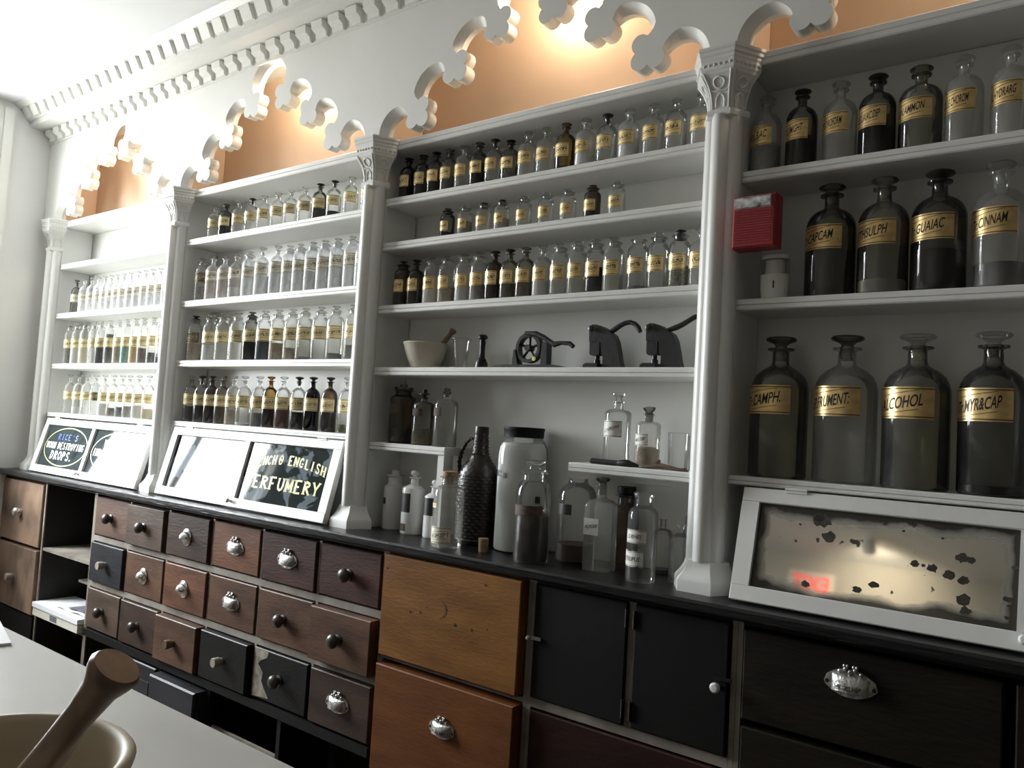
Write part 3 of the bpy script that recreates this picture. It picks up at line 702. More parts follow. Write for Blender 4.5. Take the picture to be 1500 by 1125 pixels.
drawer(c3, -1.796, -1.258, 0.235, 0.574, 'orange_brown', 'label:R.RHEI', 0.030, kx=0.02, kz=0.04, ks=0.85)
b = MB(); b.box(-1.797, -1.257, YR, 0.10, 0.577, 0.589); rel(b, 'rail', CARCASS, c3)
b = MB(); b.box(-1.797, -1.257, YR, 0.10, 0.02, 0.228); rel(b, 'plinth', BLACKDOOR, c3)
# two black doors over a maroon drawer
c4 = cabinet('black_door_cabinet', -0.95, 'cabinet with two flat black doors over a maroon drawer')
carcass(c4, -1.2435, -0.6705)
def door(x0, x1, hinge, knob):
    b = MB(); b.bbox(x0, x1, YD - 0.004, YD + 0.016, 0.600, 0.897, 0.003); d = rel(b, 'door', BLACKDOOR, c4)
    for z in (0.64, 0.86):
        b = MB(); b.tube([(hinge, YD - 0.006, z - 0.022), (hinge, YD - 0.006, z + 0.022)], 0.004, 8); b.build('hinge', IRON, d)
    b = MB()
    if knob == 'latch':
        b.box(x0 - 0.012, x0 + 0.028, YD - 0.010, YD - 0.0042, 0.752, 0.760); b.lathe([(0, 0), (0.005, 0.001), (0.007, 0.008), (0.004, 0.014), (0, 0.015)], 12, (x0 - 0.006, YD - 0.010, 0.756), axis='y'); b.build('latch', SILVER, d)
    else:
        b.lathe([(0, 0), (0.006, 0), (0.006, 0.008), (0.011, 0.012), (0.012, 0.018), (0.008, 0.023), (0, 0.024)], 16, (x1 - 0.022, YD - 0.0042, 0.752), axis='y'); b.build('knob', PORCE, d)
        b = MB(); b.box(x1 - 0.032, x1 + 0.012, YD - 0.008, YD - 0.0042, 0.767, 0.775); b.build('latch', IRON, d)
door(-1.229, -0.950, -0.950, 'latch'); door(-0.928, -0.687, -0.928, 'knob')
b = MB(); b.box(-0.949, -0.929, YR - 0.001, 0.10, 0.597, 0.899); rel(b, 'stile', CARCASS, c4)
b = MB(); b.box(-1.231, -0.683, YR, 0.10, 0.572, 0.596); rel(b, 'rail', CARCASS, c4)
drawer(c4, -1.231, -0.683, 0.235, 0.570, 'maroon', None, 0.0)
b = MB(); b.box(-1.231, -0.683, YR, 0.10, 0.02, 0.232); rel(b, 'plinth', BLACKDOOR, c4)
# wide dark drawers at the right
c5 = cabinet('wide_drawer_cabinet', -0.36, 'dark umber cabinet of wide drawers with one white label pull')
carcass(c5, -0.6695, 0.40)
drawer(c5, -0.657, -0.15, 0.690, 0.895, 'umber', 'label:ALOES.HEP', 0.003, kx=-0.02, kz=0.03, ks=0.92)
drawer(c5, -0.138, 0.386, 0.690, 0.895, 'umber', None, 0.001)
drawer(c5, -0.657, 0.386, 0.455, 0.682, 'umber', None, 0.002)
drawer(c5, -0.657, 0.386, 0.235, 0.447, 'umber', None, 0.001)
b = MB(); b.box(-0.657, 0.388, YR, 0.10, 0.02, 0.232); rel(b, 'plinth', BLACKDOOR, c5)

# ------------------------------------------------------------------ leaning glazed fronts with signs
def sign_pane_mat(name, flake):
    """dark painted mirror glass: reflective, with flaked silvering"""
    mt, nt, b = new_mat(name); N = nt.nodes.new; L = nt.links.new
    tc = N('ShaderNodeTexCoord'); nz = N('ShaderNodeTexNoise'); nz.inputs['Scale'].default_value = 11; nz.inputs['Detail'].default_value = 6; nz.inputs['Distortion'].default_value = 0.6
    L(tc.outputs['Object'], nz.inputs['Vector'])
    mr = N('ShaderNodeMapRange'); mr.inputs[1].default_value = flake; mr.inputs[2].default_value = flake + 0.03; L(nz.outputs[0], mr.inputs[0])
    mx = N('ShaderNodeMix'); mx.data_type = 'RGBA'; mx.inputs['A'].default_value = (0.13, 0.155, 0.175, 1) if flake < 0.6 else (0.030, 0.040, 0.043, 1); mx.inputs['B'].default_value = (0.012, 0.018, 0.02, 1)
    L(mr.outputs[0], mx.inputs['Factor']); L(mx.outputs['Result'], b.inputs['Base Color'])
    b.inputs['Roughness'].default_value = 0.04; b.inputs['Specular IOR Level'].default_value = 0.5
    return mt
def mirror_mat():
    mt, nt, b = new_mat('aged_mirror'); N = nt.nodes.new; L = nt.links.new
    tc = N('ShaderNodeTexCoord'); sp = N('ShaderNodeSeparateXYZ'); L(tc.outputs['Generated'], sp.inputs[0])
    def M(op, a, c=None):
        n = N('ShaderNodeMath'); n.operation = op
        for i, v in enumerate((a, c)):
            if v is None: continue
            if isinstance(v, (int, float)): n.inputs[i].default_value = v
            else: L(v, n.inputs[i])
        return n.outputs[0]
    du = M('MULTIPLY', M('SUBTRACT', 0.5, M('ABSOLUTE', M('SUBTRACT', sp.outputs[0], 0.5))), 2.6)
    dv = M('SUBTRACT', 0.5, M('ABSOLUTE', M('SUBTRACT', sp.outputs[2], 0.5)))
    e = M('MINIMUM', du, dv)
    nz = N('ShaderNodeTexNoise'); nz.inputs['Scale'].default_value = 9; nz.inputs['Detail'].default_value = 7; L(tc.outputs['Object'], nz.inputs['Vector'])
    mr = N('ShaderNodeMapRange'); mr.inputs[1].default_value = 0.06; mr.inputs[2].default_value = 0.16
    L(M('ADD', e, M('MULTIPLY', M('SUBTRACT', nz.outputs[0], 0.5), 0.32)), mr.inputs[0])
    n2 = N('ShaderNodeTexNoise'); n2.inputs['Scale'].default_value = 28; n2.inputs['Detail'].default_value = 3; L(tc.outputs['Object'], n2.inputs['Vector'])
    m2 = N('ShaderNodeMapRange'); m2.inputs[1].default_value = 0.30; m2.inputs[2].default_value = 0.33; L(n2.outputs[0], m2.inputs[0])
    ok = M('MULTIPLY', mr.outputs[0], m2.outputs[0])
    mx = N('ShaderNodeMix'); mx.data_type = 'RGBA'; mx.inputs['A'].default_value = (0.045, 0.042, 0.034, 1); mx.inputs['B'].default_value = (0.72, 0.70, 0.62, 1)
    L(ok, mx.inputs['Factor']); L(mx.outputs['Result'], b.inputs['Base Color']); L(M('MULTIPLY', ok, 0.95), b.inputs['Metallic'])
    b.inputs['Roughness'].default_value = 0.04
    return mt
PANE1 = sign_pane_mat('dark_sign_glass', 0.66); PANE2 = sign_pane_mat('flaked_sign_glass', 0.46); MIRROR = mirror_mat()
TH = math.atan2(0.078, 0.262)
def leaning_front(x0, x1, ztop, label, name, panes=2, yb=-0.092):
    zb = ZW + 0.0075
    h = math.hypot(ztop - zb, -0.022 - yb)
    th = math.atan2(-0.022 - yb, ztop - zb)
    t = thing(name, (x0, yb, zb), label, 'glazed front', rx=-th)
    w = x1 - x0; sw, rt, rb, d = 0.042, 0.034, 0.036, 0.022
    box('bottom_rail', 0, w, 0, d, 0, rb, WHITE, t, bev=0.002); box('top_rail', 0, w, 0, d, h - rt, h, WHITE, t, bev=0.002)
    box('stile', 0, sw, 0.0002, d, rb, h - rt, WHITE, t); box('stile', w - sw, w, 0.0002, d, rb, h - rt, WHITE, t)
    cells = [(sw, w - sw)]
    if panes == 2:
        box('mullion', w / 2 - 0.014, w / 2 + 0.014, 0.001, d, rb, h - rt, WHITE, t)
        cells = [(sw, w / 2 - 0.014), (w / 2 + 0.014, w - sw)]
    b = MB(); b.lathe([(0, 0), (0.006, 0), (0.005, 0.008), (0.009, 0.012), (0.010, 0.018), (0.006, 0.022), (0, 0.023)], 14, (w / 2, 0, rb * 0.6), axis='y'); b.build('catch_knob', PORCE if name == 'mirror_front' else SILVER, t)
    for x in (0.10, w - 0.14):
        b = MB(); b.box(x, x + 0.05, -0.003, 0.006, h - 0.006, h + 0.004); b.tube([(x, -0.003, h + 0.002), (x + 0.05, -0.003, h + 0.002)], 0.0035, 8); b.build('hinge', WHITE, t)
    return t, cells, rb, h - rt, w
def pane(t, c, z0, z1, mt):
    b = MB(); b.box(c[0] - 0.002, c[1] + 0.002, 0.012, 0.017, z0 - 0.002, z1 + 0.002); return b.build('pane', mt, t)
def lettering(p, s, cx, cz, size, mt, width=None, bold=0.03, arch=0.0, slope=0.0, y=0.0112):
    v, f = text_geo(s, size, 0.0, bold, width)
    b = MB(); b.add([(cx + x, y, cz + yy - arch * x * x + slope * x) for x, yy in v], f); return b.build('lettering', mt, p, fix=False)
def slab(p, s, cx, cz, hgt, mt, width, arch=0.0, y=0.0112, wt=0.235, xo=0.0):
    """bold slab-serif sign letters drawn from strokes on a unit grid"""
    G = {'I': 'v.5', 'R': 'v.2 a.2,1,.2,.5 d.4,.5,.9,0', 'C': 'c', 'E': 'v.2 h.97,.15,.9 h.5,.2,.65 h.03,.15,.9', 'S': 's', 'W': 'd.1,1,.3,0 d.3,0,.5,.9 d.5,.9,.7,0 d.7,0,.9,1', 'O': 'o', 'M': 'v.14 v.86 d.14,1,.5,.2 d.86,1,.5,.2', 'D': 'v.2 a.2,1,.2,0',
         'T': 'v.5 h.95,.05,.95', 'Y': 'd.1,1,.5,.45 d.9,1,.5,.45 d.5,.5,.5,0', 'N': 'v.16 v.84 d.16,1,.84,0', 'G': 'c h.42,.5,.9', 'P': 'v.2 a.2,1,.2,.45', 'H': 'v.17 v.83 h.5,.2,.8', 'A': 'd.1,0,.5,1 d.9,0,.5,1 h.33,.25,.75', 'V': 'd.1,1,.5,0 d.9,1,.5,0',
         'B': 'v.2 a.2,1,.2,.52 a.2,.48,.2,0', 'L': 'v.25 h.03,.2,.9', 'F': 'v.2 h.97,.15,.9 h.5,.2,.65', 'U': 'u', '&': 'o s', '.': 'p', "'": 'q', ' ': ''}
    b = MB(); n = len(s); adv = width / n
    def place(i, x, z):
        X = (i + 0.5) * adv - width / 2 + (x - 0.5) * adv * 0.86
        return (cx + X, y, cz + (z - 0.5) * hgt - arch * (X + xo) * (X + xo))
    def bar(i, pts, w, closed=False):
        asp = adv * 0.86 / hgt
        P = [Vector((x * asp, z)) for x, z in pts]
        vs = []
        for j, p in enumerate(P):
            t = (P[min(j + 1, len(P) - 1)] - P[max(j - 1, 0)])
            if t.length < 1e-6: t = Vector((1, 0))
            t.normalize(); nn = Vector((-t.y, t.x)) * w / 2
            vs += [p + nn, p - nn]
        b.add([place(i, q.x / asp, q.y) for q in vs], [(2 * j, 2 * j + 1, 2 * j + 3, 2 * j + 2) for j in range(len(P) - 1)])
    for i, ch in enumerate(s):
        for tk in G.get(ch, '').split():
            k, a = tk[0], [float(q) for q in tk[1:].split(',')] if len(tk) > 1 else []
            if k == 'v':
                bar(i, [(a[0], 0), (a[0], 1)], wt)
                bar(i, [(a[0] - 0.22, 0.04), (a[0] + 0.22, 0.04)], 0.08); bar(i, [(a[0] - 0.22, 0.96), (a[0] + 0.22, 0.96)], 0.08)
            elif k == 'h': bar(i, [(a[1], a[0]), (a[2], a[0])], 0.14)
            elif k == 'd':
                bar(i, [(a[0], a[1]), (a[2], a[3])], wt * 0.85)
                for x, z in ((a[0], a[1]), (a[2], a[3])):
                    if z > 0.96 or z < 0.04: bar(i, [(x - 0.17, 0.04 if z < 0.5 else 0.96), (x + 0.17, 0.04 if z < 0.5 else 0.96)], 0.07)
            elif k == 'a': zc, hr = (a[1] + a[3]) / 2, (a[1] - a[3]) / 2; bar(i, [(0.25 + 0.55 * math.cos(q), zc + (hr - 0.06) * math.sin(q)) for q in [PI / 2 - PI * j / 10 for j in range(11)]], wt * 0.8)
            elif k == 'o': bar(i, [(0.5 + 0.36 * math.cos(q), 0.5 + 0.43 * math.sin(q)) for q in [2 * PI * j / 18 for j in range(19)]], wt * 0.8)
            elif k == 'c': bar(i, [(0.5 + 0.36 * math.cos(q), 0.5 + 0.43 * math.sin(q)) for q in [0.7 + (2 * PI - 1.4) * j / 14 for j in range(15)]], wt * 0.8)
            elif k == 'u': bar(i, [(0.18, 1), (0.18, 0.4), (0.28, 0.15), (0.5, 0.06), (0.72, 0.15), (0.82, 0.4), (0.82, 1)], wt * 0.85); bar(i, [(0.0, 0.96), (0.36, 0.96)], 0.08); bar(i, [(0.64, 0.96), (1, 0.96)], 0.08)
            elif k == 's': bar(i, [(0.82, 0.8), (0.7, 0.92), (0.5, 0.95), (0.28, 0.88), (0.2, 0.74), (0.3, 0.6), (0.5, 0.51), (0.72, 0.4), (0.8, 0.26), (0.7, 0.1), (0.5, 0.05), (0.28, 0.08), (0.17, 0.22)], wt * 0.8)
            elif k == 'p': bar(i, [(0.12, 0.08), (0.40, 0.08)], 0.16)
            elif k == 'q': bar(i, [(0.4, 1), (0.45, 0.7)], 0.14)
    return b.build('lettering', mt, p, fix=False)
def oval(p, cx, cz, a, c, mt, wd=0.006):
    b = MB(); n = 48; vs = []
    for k in range(n):
        t = 2 * PI * k / n; vs += [(cx + a * math.cos(t), 0.0112, cz + c * math.sin(t)), (cx + (a - wd) * math.cos(t), 0.0112, cz + (c - wd) * math.sin(t))]
    b.add(vs, [(2 * k, 2 * k + 1, (2 * k + 3) % (2 * n), (2 * k + 2) % (2 * n)) for k in range(n)]); return b.build('oval_border', mt, p, fix=False)
t1, cl, z0, z1, w = leaning_front(-4.515, -3.435, 1.224, 'leaning white-framed glass sign lettered for worm destroying drops', 'glass_sign')
zc = (z0 + z1) / 2; ca = sum(cl[0]) / 2; hw = (cl[0][1] - cl[0][0]) / 2
p = pane(t1, cl[0], z0, z1, PANE1); oval(p, ca, zc, hw * 0.95, (z1 - z0) * 0.47, OVALG)
slab(p, "RICE'S", ca, zc + 0.050, 0.030, BLUET, 0.22); slab(p, 'WORM', ca - 0.157, zc + 0.004, 0.034, WHITET, 0.108); slab(p, 'DESTROYING', ca + 0.060, zc + 0.004, 0.034, WHITET, 0.285); slab(p, 'DROPS.', ca - 0.005, zc - 0.046, 0.044, WHITET, 0.26)
cb = sum(cl[1]) / 2
p = pane(t1, cl[1], z0, z1, PANE1); oval(p, cb, zc, hw * 0.95, (z1 - z0) * 0.47, OVALG)
slab(p, "WRIGHT'S", cb, zc + 0.046, 0.032, WHITET, 0.26); slab(p, 'INDIAN', cb - 0.130, zc - 0.004, 0.036, WHITET, 0.165); slab(p, 'VEGETABLE', cb + 0.090, zc - 0.004, 0.036, WHITET, 0.255)
t2, cl, z0, z1, w = leaning_front(-3.262, -2.155, 1.234, 'leaning white-framed glass sign for French and English perfumery', 'glass_sign')
zc = (z0 + z1) / 2
p = pane(t2, cl[0], z0, z1, PANE2)
slab(p, 'TIONS', cl[0][1] - 0.10, zc + 0.048, 0.036, GOLDT, 0.16, arch=0.5); slab(p, 'ARED', cl[0][1] - 0.115, zc - 0.040, 0.040, GOLDT, 0.19)
p = pane(t2, cl[1], z0, z1, PANE2); cb = sum(cl[1]) / 2
slab(p, 'FRENCH', cb - 0.147, zc + 0.056, 0.036, GOLDT, 0.165, arch=0.55, xo=-0.147); slab(p, '&', cb - 0.040, zc + 0.056, 0.036, GOLDT, 0.030, arch=0.55, xo=-0.040); slab(p, 'ENGLISH', cb + 0.115, zc + 0.056, 0.036, GOLDT, 0.225, arch=0.55, xo=0.115); slab(p, 'PERFUMERY', cb - 0.004, zc - 0.036, 0.048, GOLDT, 0.45)
t4, cl, z0, z1, w = leaning_front(-0.705, 0.455, 1.205, 'leaning white frame with stained, blotched old mirror', 'mirror_front')
mp_ = [pane(t4, c_, z0, z1, MIRROR) for c_ in cl]; xa_, xb_ = cl[0][0], cl[1][1]
rb_ = random.Random(3)
for u, v, s in ((0.135, 0.87, 0.020), (0.15, 0.70, 0.014), (0.125, 0.90, 0.013), (0.115, 0.13, 0.009), (0.215, 0.16, 0.010), (0.245, 0.24, 0.010), (0.33, 0.52, 0.004), (0.255, 0.92, 0.005), (0.345, 0.50, 0.011), (0.375, 0.46, 0.012), (0.40, 0.42, 0.011), (0.395, 0.65, 0.012), (0.41, 0.64, 0.009), (0.40, 0.23, 0.014), (0.405, 0.12, 0.010), (0.315, 0.53, 0.009), (0.48, 0.62, 0.006), (0.47, 0.30, 0.008), (0.36, 0.83, 0.003), (0.09, 0.80, 0.003), (0.29, 0.86, 0.003), (0.47, 0.12, 0.005), (0.55, 0.4, 0.012), (0.7, 0.6, 0.016), (0.8, 0.3, 0.012)):
    x, z = xa_ + u * (xb_ - xa_), z0 + v * (z1 - z0); n = 14
    if cl[0][1] - s < x < cl[1][0] + s: continue
    p = mp_[0] if x < cl[0][1] else mp_[1]
    b = MB(); b.prism([(x + s * (0.7 + 0.55 * rb_.random()) * math.cos(2 * PI * k / n), z + s * 0.85 * (0.6 + 0.6 * rb_.random()) * math.sin(2 * PI * k / n)) for k in range(n)], 0.0112, 0.0121, 'y'); b.build('blotch', BLOTCH, p)

# ------------------------------------------------------------------ bottles
_bm = {}
def bottle_meshes(kind, D, H, lab, half):
    key = (kind, round(D, 4), round(H, 4), lab, half)
    if key in _bm: return _bm[key]
    R = D / 2
    if kind == 'tinct':
        pr = [(0, 0.004), (0.80, 0.002), (0.95, 0.0), (1, 0.015), (1, 0.60), (0.99, 0.635), (0.94, 0.675), (0.84, 0.715), (0.66, 0.75), (0.45, 0.775), (0.33, 0.79), (0.29, 0.81), (0.28, 0.885), (0.34, 0.893), (0.46, 0.898), (0.47, 0.91), (0.30, 0.912), (0.24, 0.90), (0.24, 0.84)]
        stp = [(0, 0.825), (0.19, 0.825), (0.235, 0.905), (0.22, 0.915), (0.20, 0.93), (0.28, 0.945), (0.50, 0.962), (0.55, 0.975), (0.50, 0.988), (0.3, 0.995), (0, 1.0)]
    elif kind == 'salt':
        pr = [(0, 0.004), (0.80, 0.002), (0.95, 0.0), (1, 0.015), (1, 0.68), (0.985, 0.715), (0.93, 0.75), (0.83, 0.78), (0.70, 0.80), (0.62, 0.815), (0.60, 0.83), (0.60, 0.875), (0.70, 0.885), (0.78, 0.89), (0.78, 0.90), (0.58, 0.905), (0.52, 0.89), (0.52, 0.84)]
        stp = [(0, 0.83), (0.44, 0.83), (0.51, 0.905), (0.55, 0.912), (0.55, 0.925), (0.30, 0.935), (0.20, 0.95), (0.26, 0.965), (0.48, 0.975), (0.50, 0.987), (0.40, 0.996), (0, 1.0)]
    b = MB(); b.lathe([(r * R, h * H) for r, h in pr], 28); body = b.mesh('glass_body', GL['clear'], 50)
    b = MB(); b.lathe([(r * R, h * H) for r, h in stp], 18); stop = b.mesh('stopper', GL['clear'], 50)
    z0, z1 = lab; vs, uv, fs = [], [], []; n = 14
    for j, z in enumerate((z0, z1)):
        for k in range(n + 1):
            a = math.radians(-90 - half + 2 * half * k / n); vs.append((R * 1.012 * math.cos(a), R * 1.012 * math.sin(a), z * H)); uv.append((k / n, j))
    fs = [(k, k + 1, n + 2 + k, n + 1 + k) for k in range(n)]
    b = MB(); b.add(vs, fs); me = b.mesh('label', LAB['gold'], 60, uv)
    _bm[key] = (body, stop, me); return _bm[key]
_vm = {}
def with_mat(me, mt):
    k = (me.name, mt.name)
    if k not in _vm:
        c = me.copy(); c.materials.clear(); c.materials.append(mt); _vm[k] = c
    return _vm[k]
_cm = {}
def contents_mesh(R, z0, z1, mt, seg=22):
    k = (round(R, 4), round(z0, 4), round(z1, 4), mt.name)
    if k not in _cm:
        b = MB(); b.lathe([(0, z0), (R * 0.9, z0), (R, z0 + 0.003), (R, z1 - 0.001), (R * 0.97, z1), (0, z1)], seg); _cm[k] = b.mesh('contents', mt, 50)
    return _cm[k]
def curved_text(parent, s, R, zc, size, width, slope, mt=INK, shear=0.25, a0=0.0, bold=0.012):
    v, f = text_geo(s, size, shear, bold, width)
    b = MB(); vs = []
    for x, y in v:
        a = -PI / 2 + a0 + x / R; vs.append((R * 1.018 * math.cos(a), R * 1.018 * math.sin(a), zc + y + slope * x))
    b.add(vs, f); return b.build('lettering', mt, parent, fix=False)
def rules(parent, R, z, hw, slope, mt=INK, th=0.0012, a0=0.0):
    b = MB(); vs = []; n = 12
    for k in range(n + 1):
        x = -hw + 2 * hw * k / n; a = -PI / 2 + a0 + x / R
        for d in (0, th): vs.append((R * 1.017 * math.cos(a), R * 1.017 * math.sin(a), z + slope * x + d))
    b.add(vs, [(2 * k, 2 * k + 2, 2 * k + 3, 2 * k + 1) for k in range(n)]); return b.build('ruled_line', mt, parent, fix=False)
def bottle(X, Y, Z, D, H, kind='tinct', gl='clear', fill=None, lab='gold', labz=(0.36, 0.6), half=58, rot=0.0, stop=None, label='', group=None, text=None, tw=0.085, residue=None, cat='bottle'):
    body, stp, lm = bottle_meshes(kind, D, H, labz, half)
    t = thing('apothecary_bottle', (X, Y, Z + 0.0003), label, cat, group, rz=math.radians(rot))
    link('glass_body', with_mat(body, GL[gl]), t)
    sm = GL[stop] if stop in GL else (DARKK if stop == 'dark' else (CORK if stop == 'cork' else GL['clear' if gl in ('clear', 'milky', 'dusty') else gl]))
    if stop != 'none': link('stopper', with_mat(stp, sm), t)
    if lab:
        l = link('label', with_mat(lm, LAB[lab]), t)
        if text:
            zc = H * sum(labz) / 2; hgt = H * (labz[1] - labz[0])
            curved_text(l, text, D / 2, zc, hgt * 0.52, tw, 0.16)
            for s_ in (-1, 1): rules(l, D / 2, zc + s_ * hgt * 0.30, tw * 0.42, 0.16)
    if fill:
        c, lev = fill[0], fill[1]
        z1 = H * (0.60 if kind == 'tinct' else 0.68) * lev
        link('contents', contents_mesh(D / 2 * 0.93, H * 0.012, max(z1, H * 0.03), CT[c]), t)
    return t
ORD = ['first', 'second', 'third', 'fourth', 'fifth', 'sixth', 'seventh', 'eighth', 'ninth', 'tenth', 'eleventh', 'twelfth', 'thirteenth', 'fourteenth', 'fifteenth', 'sixteenth', 'seventeenth', 'eighteenth']
GNAME = {'clear': 'clear', 'dusty': 'dusty', 'milky': 'milky', 'amber': 'amber', 'brown': 'brown-glass', 'smoke': 'smoky', 'olive': 'olive-grey', 'black': 'black'}
LNAME = {'gold': 'gold label', 'yellow': 'yellow label', 'cream': 'cream label', 'dark': 'dark label', 'foil': 'gold label', None: 'no label'}
def row(lefts, Z, D, H, kinds, gls, fills, lab, labz, rot, where, group, back=0.018, stops=None, half=58, sizes=None):
    n = len(lefts)
    for i, px in enumerate(lefts):
        kd = kinds[i] if not isinstance(kinds, str) else kinds
        g = gls.get(i, gls.get('*', 'clear')); f = fills.get(i, fills.get('*'))
        l = lab.get(i, lab['*']) if isinstance(lab, dict) else lab
        s = (sizes or {}).get(i, 1.0)
        d, h = D, H * s
        Y = d / 2 + back
        X = x_from_left_edge(px, d / 2, Y, Z + h * 0.4)
        for ca_, cb_ in zip(COLX, COLX[1:]):
            if ca_ < X < cb_ + 0.03: X = min(max(X, ca_ + 0.0465 + d / 2), cb_ - 0.0475 - d / 2); break
        what = (CNAME[f[0]] + (' within' if f[1] > 0.12 else ' residue')) if f else 'empty'
        lb = '%s bottle, %s, %s, %s from window wall, %s' % (GNAME[g], what, LNAME[l], ORD[i], where)
        bottle(X, Y, Z, d, h, kd, g, f, l, labz, half, rot + ((i * 37) % 11 - 5) * 0.8, (stops or {}).get(i), lb, group)
px = lambda o, s, L: [o + z / s for z in L]
# bay beside the window wall
row(px(40, 5.77, [365, 430, 493, 550, 605, 655, 708, 760, 822, 882, 945, 1005, 1070, 1130]), 1.789, 0.049, 0.185, 'tinct', {'*': 'milky', 0: 'smoke'}, {'*': ('white', 0.8), 0: None, 5: ('palegrey', 0.5), 9: ('palegrey', 0.9), 13: ('palegrey', 0.6)}, 'cream', (0.33, 0.56), 45, 'top row over worm-drops sign', 'bottles on the top row over the worm-drops sign')
row([92.8, 103.1, 114.9, 128.1, 138.4, 151.6, 164.9, 176.4, 188.9, 200.4, 214.5, 227.3], 1.516, 0.052, 0.222, 'salt', {'*': 'dusty', 4: 'clear', 11: 'clear'}, {0: ('grey', 0.7), 1: ('palegrey', 0.7), 2: ('cream', 0.6), 4: ('dgrey', 0.6), 5: ('black', 1.0), 6: ('tan', 0.62), 7: ('teal', 0.6), 8: ('yellow', 0.55), 9: ('brown', 0.5), 10: ('black', 0.35), 11: ('slate', 0.2)}, 'yellow', (0.38, 0.60), 45, 'middle row over worm-drops sign', 'bottles on the middle row over the worm-drops sign')
row([92.8, 105.3, 117.3, 130, 142.8, 155.7, 168.5, 179.3, 192.5, 207.3, 224.4], 1.253, 0.054, 0.208, 'tinct', {'*': 'dusty', 3: 'clear', 9: 'clear'}, {1: ('palegrey', 0.3), 4: ('palegrey', 0.5), 5: ('brown', 0.35), 6: ('dgrey', 0.4), 7: ('grey', 0.45), 8: ('palegrey', 0.5), 9: ('cream', 0.4), 10: ('cream', 0.5)}, {'*': 'yellow', 3: 'dark'}, (0.36, 0.57), 45, 'bottom row over worm-drops sign', 'bottles on the bottom row over the worm-drops sign')
# bay over the perfumery sign
row(px(240, 4.6875, [300, 375, 465, 553, 638, 730, 820, 917, 1017, 1115, 1232, 1352]), 2.073, 0.056, 0.148, 'tinct', {'*': 'dusty', 1: 'smoke', 3: 'clear', 8: 'olive', 9: 'clear'}, {1: ('dgrey', 0.6), 6: ('black', 0.04), 8: ('brown', 0.9), 9: ('black', 0.28), 11: ('black', 0.5)}, 'yellow', (0.31, 0.58), 34, 'top row over perfumery sign', 'bottles on the top row over the perfumery sign', stops={3: 'dark', 9: 'dark', 8: 'dark'})
row(px(240, 4.6875, [210, 282, 362, 440, 530, 618, 720, 803, 877, 960, 1043, 1130, 1228, 1308]), 1.794, 0.060, 0.198, ['salt', 'tinct', 'tinct', 'tinct', 'salt', 'tinct', 'tinct', 'salt', 'salt', 'salt', 'salt', 'salt', 'salt', 'tinct'], {'*': 'milky', 0: 'dusty', 3: 'dusty'}, {0: ('grey', 0.5), 1: ('pink', 0.9), 2: ('pink', 0.8), 3: ('palegrey', 0.4), '*': ('white', 0.7), 6: ('palegrey', 0.9), 9: ('palegrey', 0.6)}, {'*': 'cream', 0: 'dark'}, (0.42, 0.66), 36, 'second row over perfumery sign', 'bottles on the second row over the perfumery sign', sizes={1: 1.03, 5: 1.05, 6: 1.04})
row(px(220, 4.41, [235, 333, 415, 508, 595, 680, 768, 858, 940, 1038, 1135, 1252]), 1.527, 0.064, 0.206, 'salt', {'*': 'dusty', 4: 'smoke', 5: 'clear', 9: 'clear'}, {0: ('tan', 0.55), 4: ('black', 0.9), 5: ('slate', 0.75), 6: ('tan', 0.5), 7: ('tan', 0.35), 8: ('dgrey', 0.1), 10: ('dgrey', 0.18), 11: ('dgrey', 0.38), 1: ('palegrey', 0.5)}, {'*': 'yellow', 0: 'dark'}, (0.38, 0.63), 38, 'third row over perfumery sign', 'bottles on the third row over the perfumery sign', stops={0: 'dark'})
row(px(220, 4.41, [212, 277, 343, 412, 483, 552, 648, 720, 803, 900, 990, 1100, 1212]), 1.258, 0.060, 0.206, 'tinct', {'*': 'clear', 2: 'brown', 3: 'olive', 7: 'amber', 10: 'black', 11: 'brown', 4: 'dusty', 5: 'dusty'}, {0: ('dgrey', 0.55), 1: ('black', 0.6), 2: ('dbrown', 0.7), 3: ('brown', 0.6), 4: ('tan', 0.5), 5: ('palegrey', 0.1), 6: ('grey', 0.45), 7: ('black', 0.62), 8: ('red', 0.75), 9: ('black', 0.55), 11: ('dbrown', 0.6), 12: ('green', 0.25)}, 'yellow', (0.36, 0.60), 36, 'bottom row over perfumery sign', 'bottles on the bottom row over the perfumery sign', stops={9: 'dark', 10: 'dark', 11: 'dark', 1: 'dark'})
# bay of the seal presses
row(px(550, 3, [105, 168, 225, 283, 347, 413, 480, 550, 625, 705, 790, 877, 970, 1067, 1172, 1272, 1382]), 2.093, 0.060, 0.152, 'tinct', {'*': 'clear', 0: 'black', 1: 'smoke', 2: 'smoke', 3: 'olive', 4: 'dusty', 5: 'smoke', 7: 'smoke', 10: 'amber', 11: 'milky', 13: 'milky', 8: 'dusty', 9: 'dusty', 14: 'dusty', 16: 'dusty'}, {1: ('dgrey', 0.7), 2: ('dgrey', 0.7), 3: ('grey', 0.6), 5: ('black', 0.85), 6: ('black', 0.12), 7: ('palegrey', 0.3), 10: ('black', 0.15), 11: ('white', 0.6), 12: ('black', 0.1), 13: ('white', 0.7)}, 'gold', (0.28, 0.55), -6, 'top row over seal presses', 'bottles on the top row over the seal presses', stops={6: 'dark', 7: 'black', 2: 'black', 12: 'dark'}, sizes={7: 0.9})
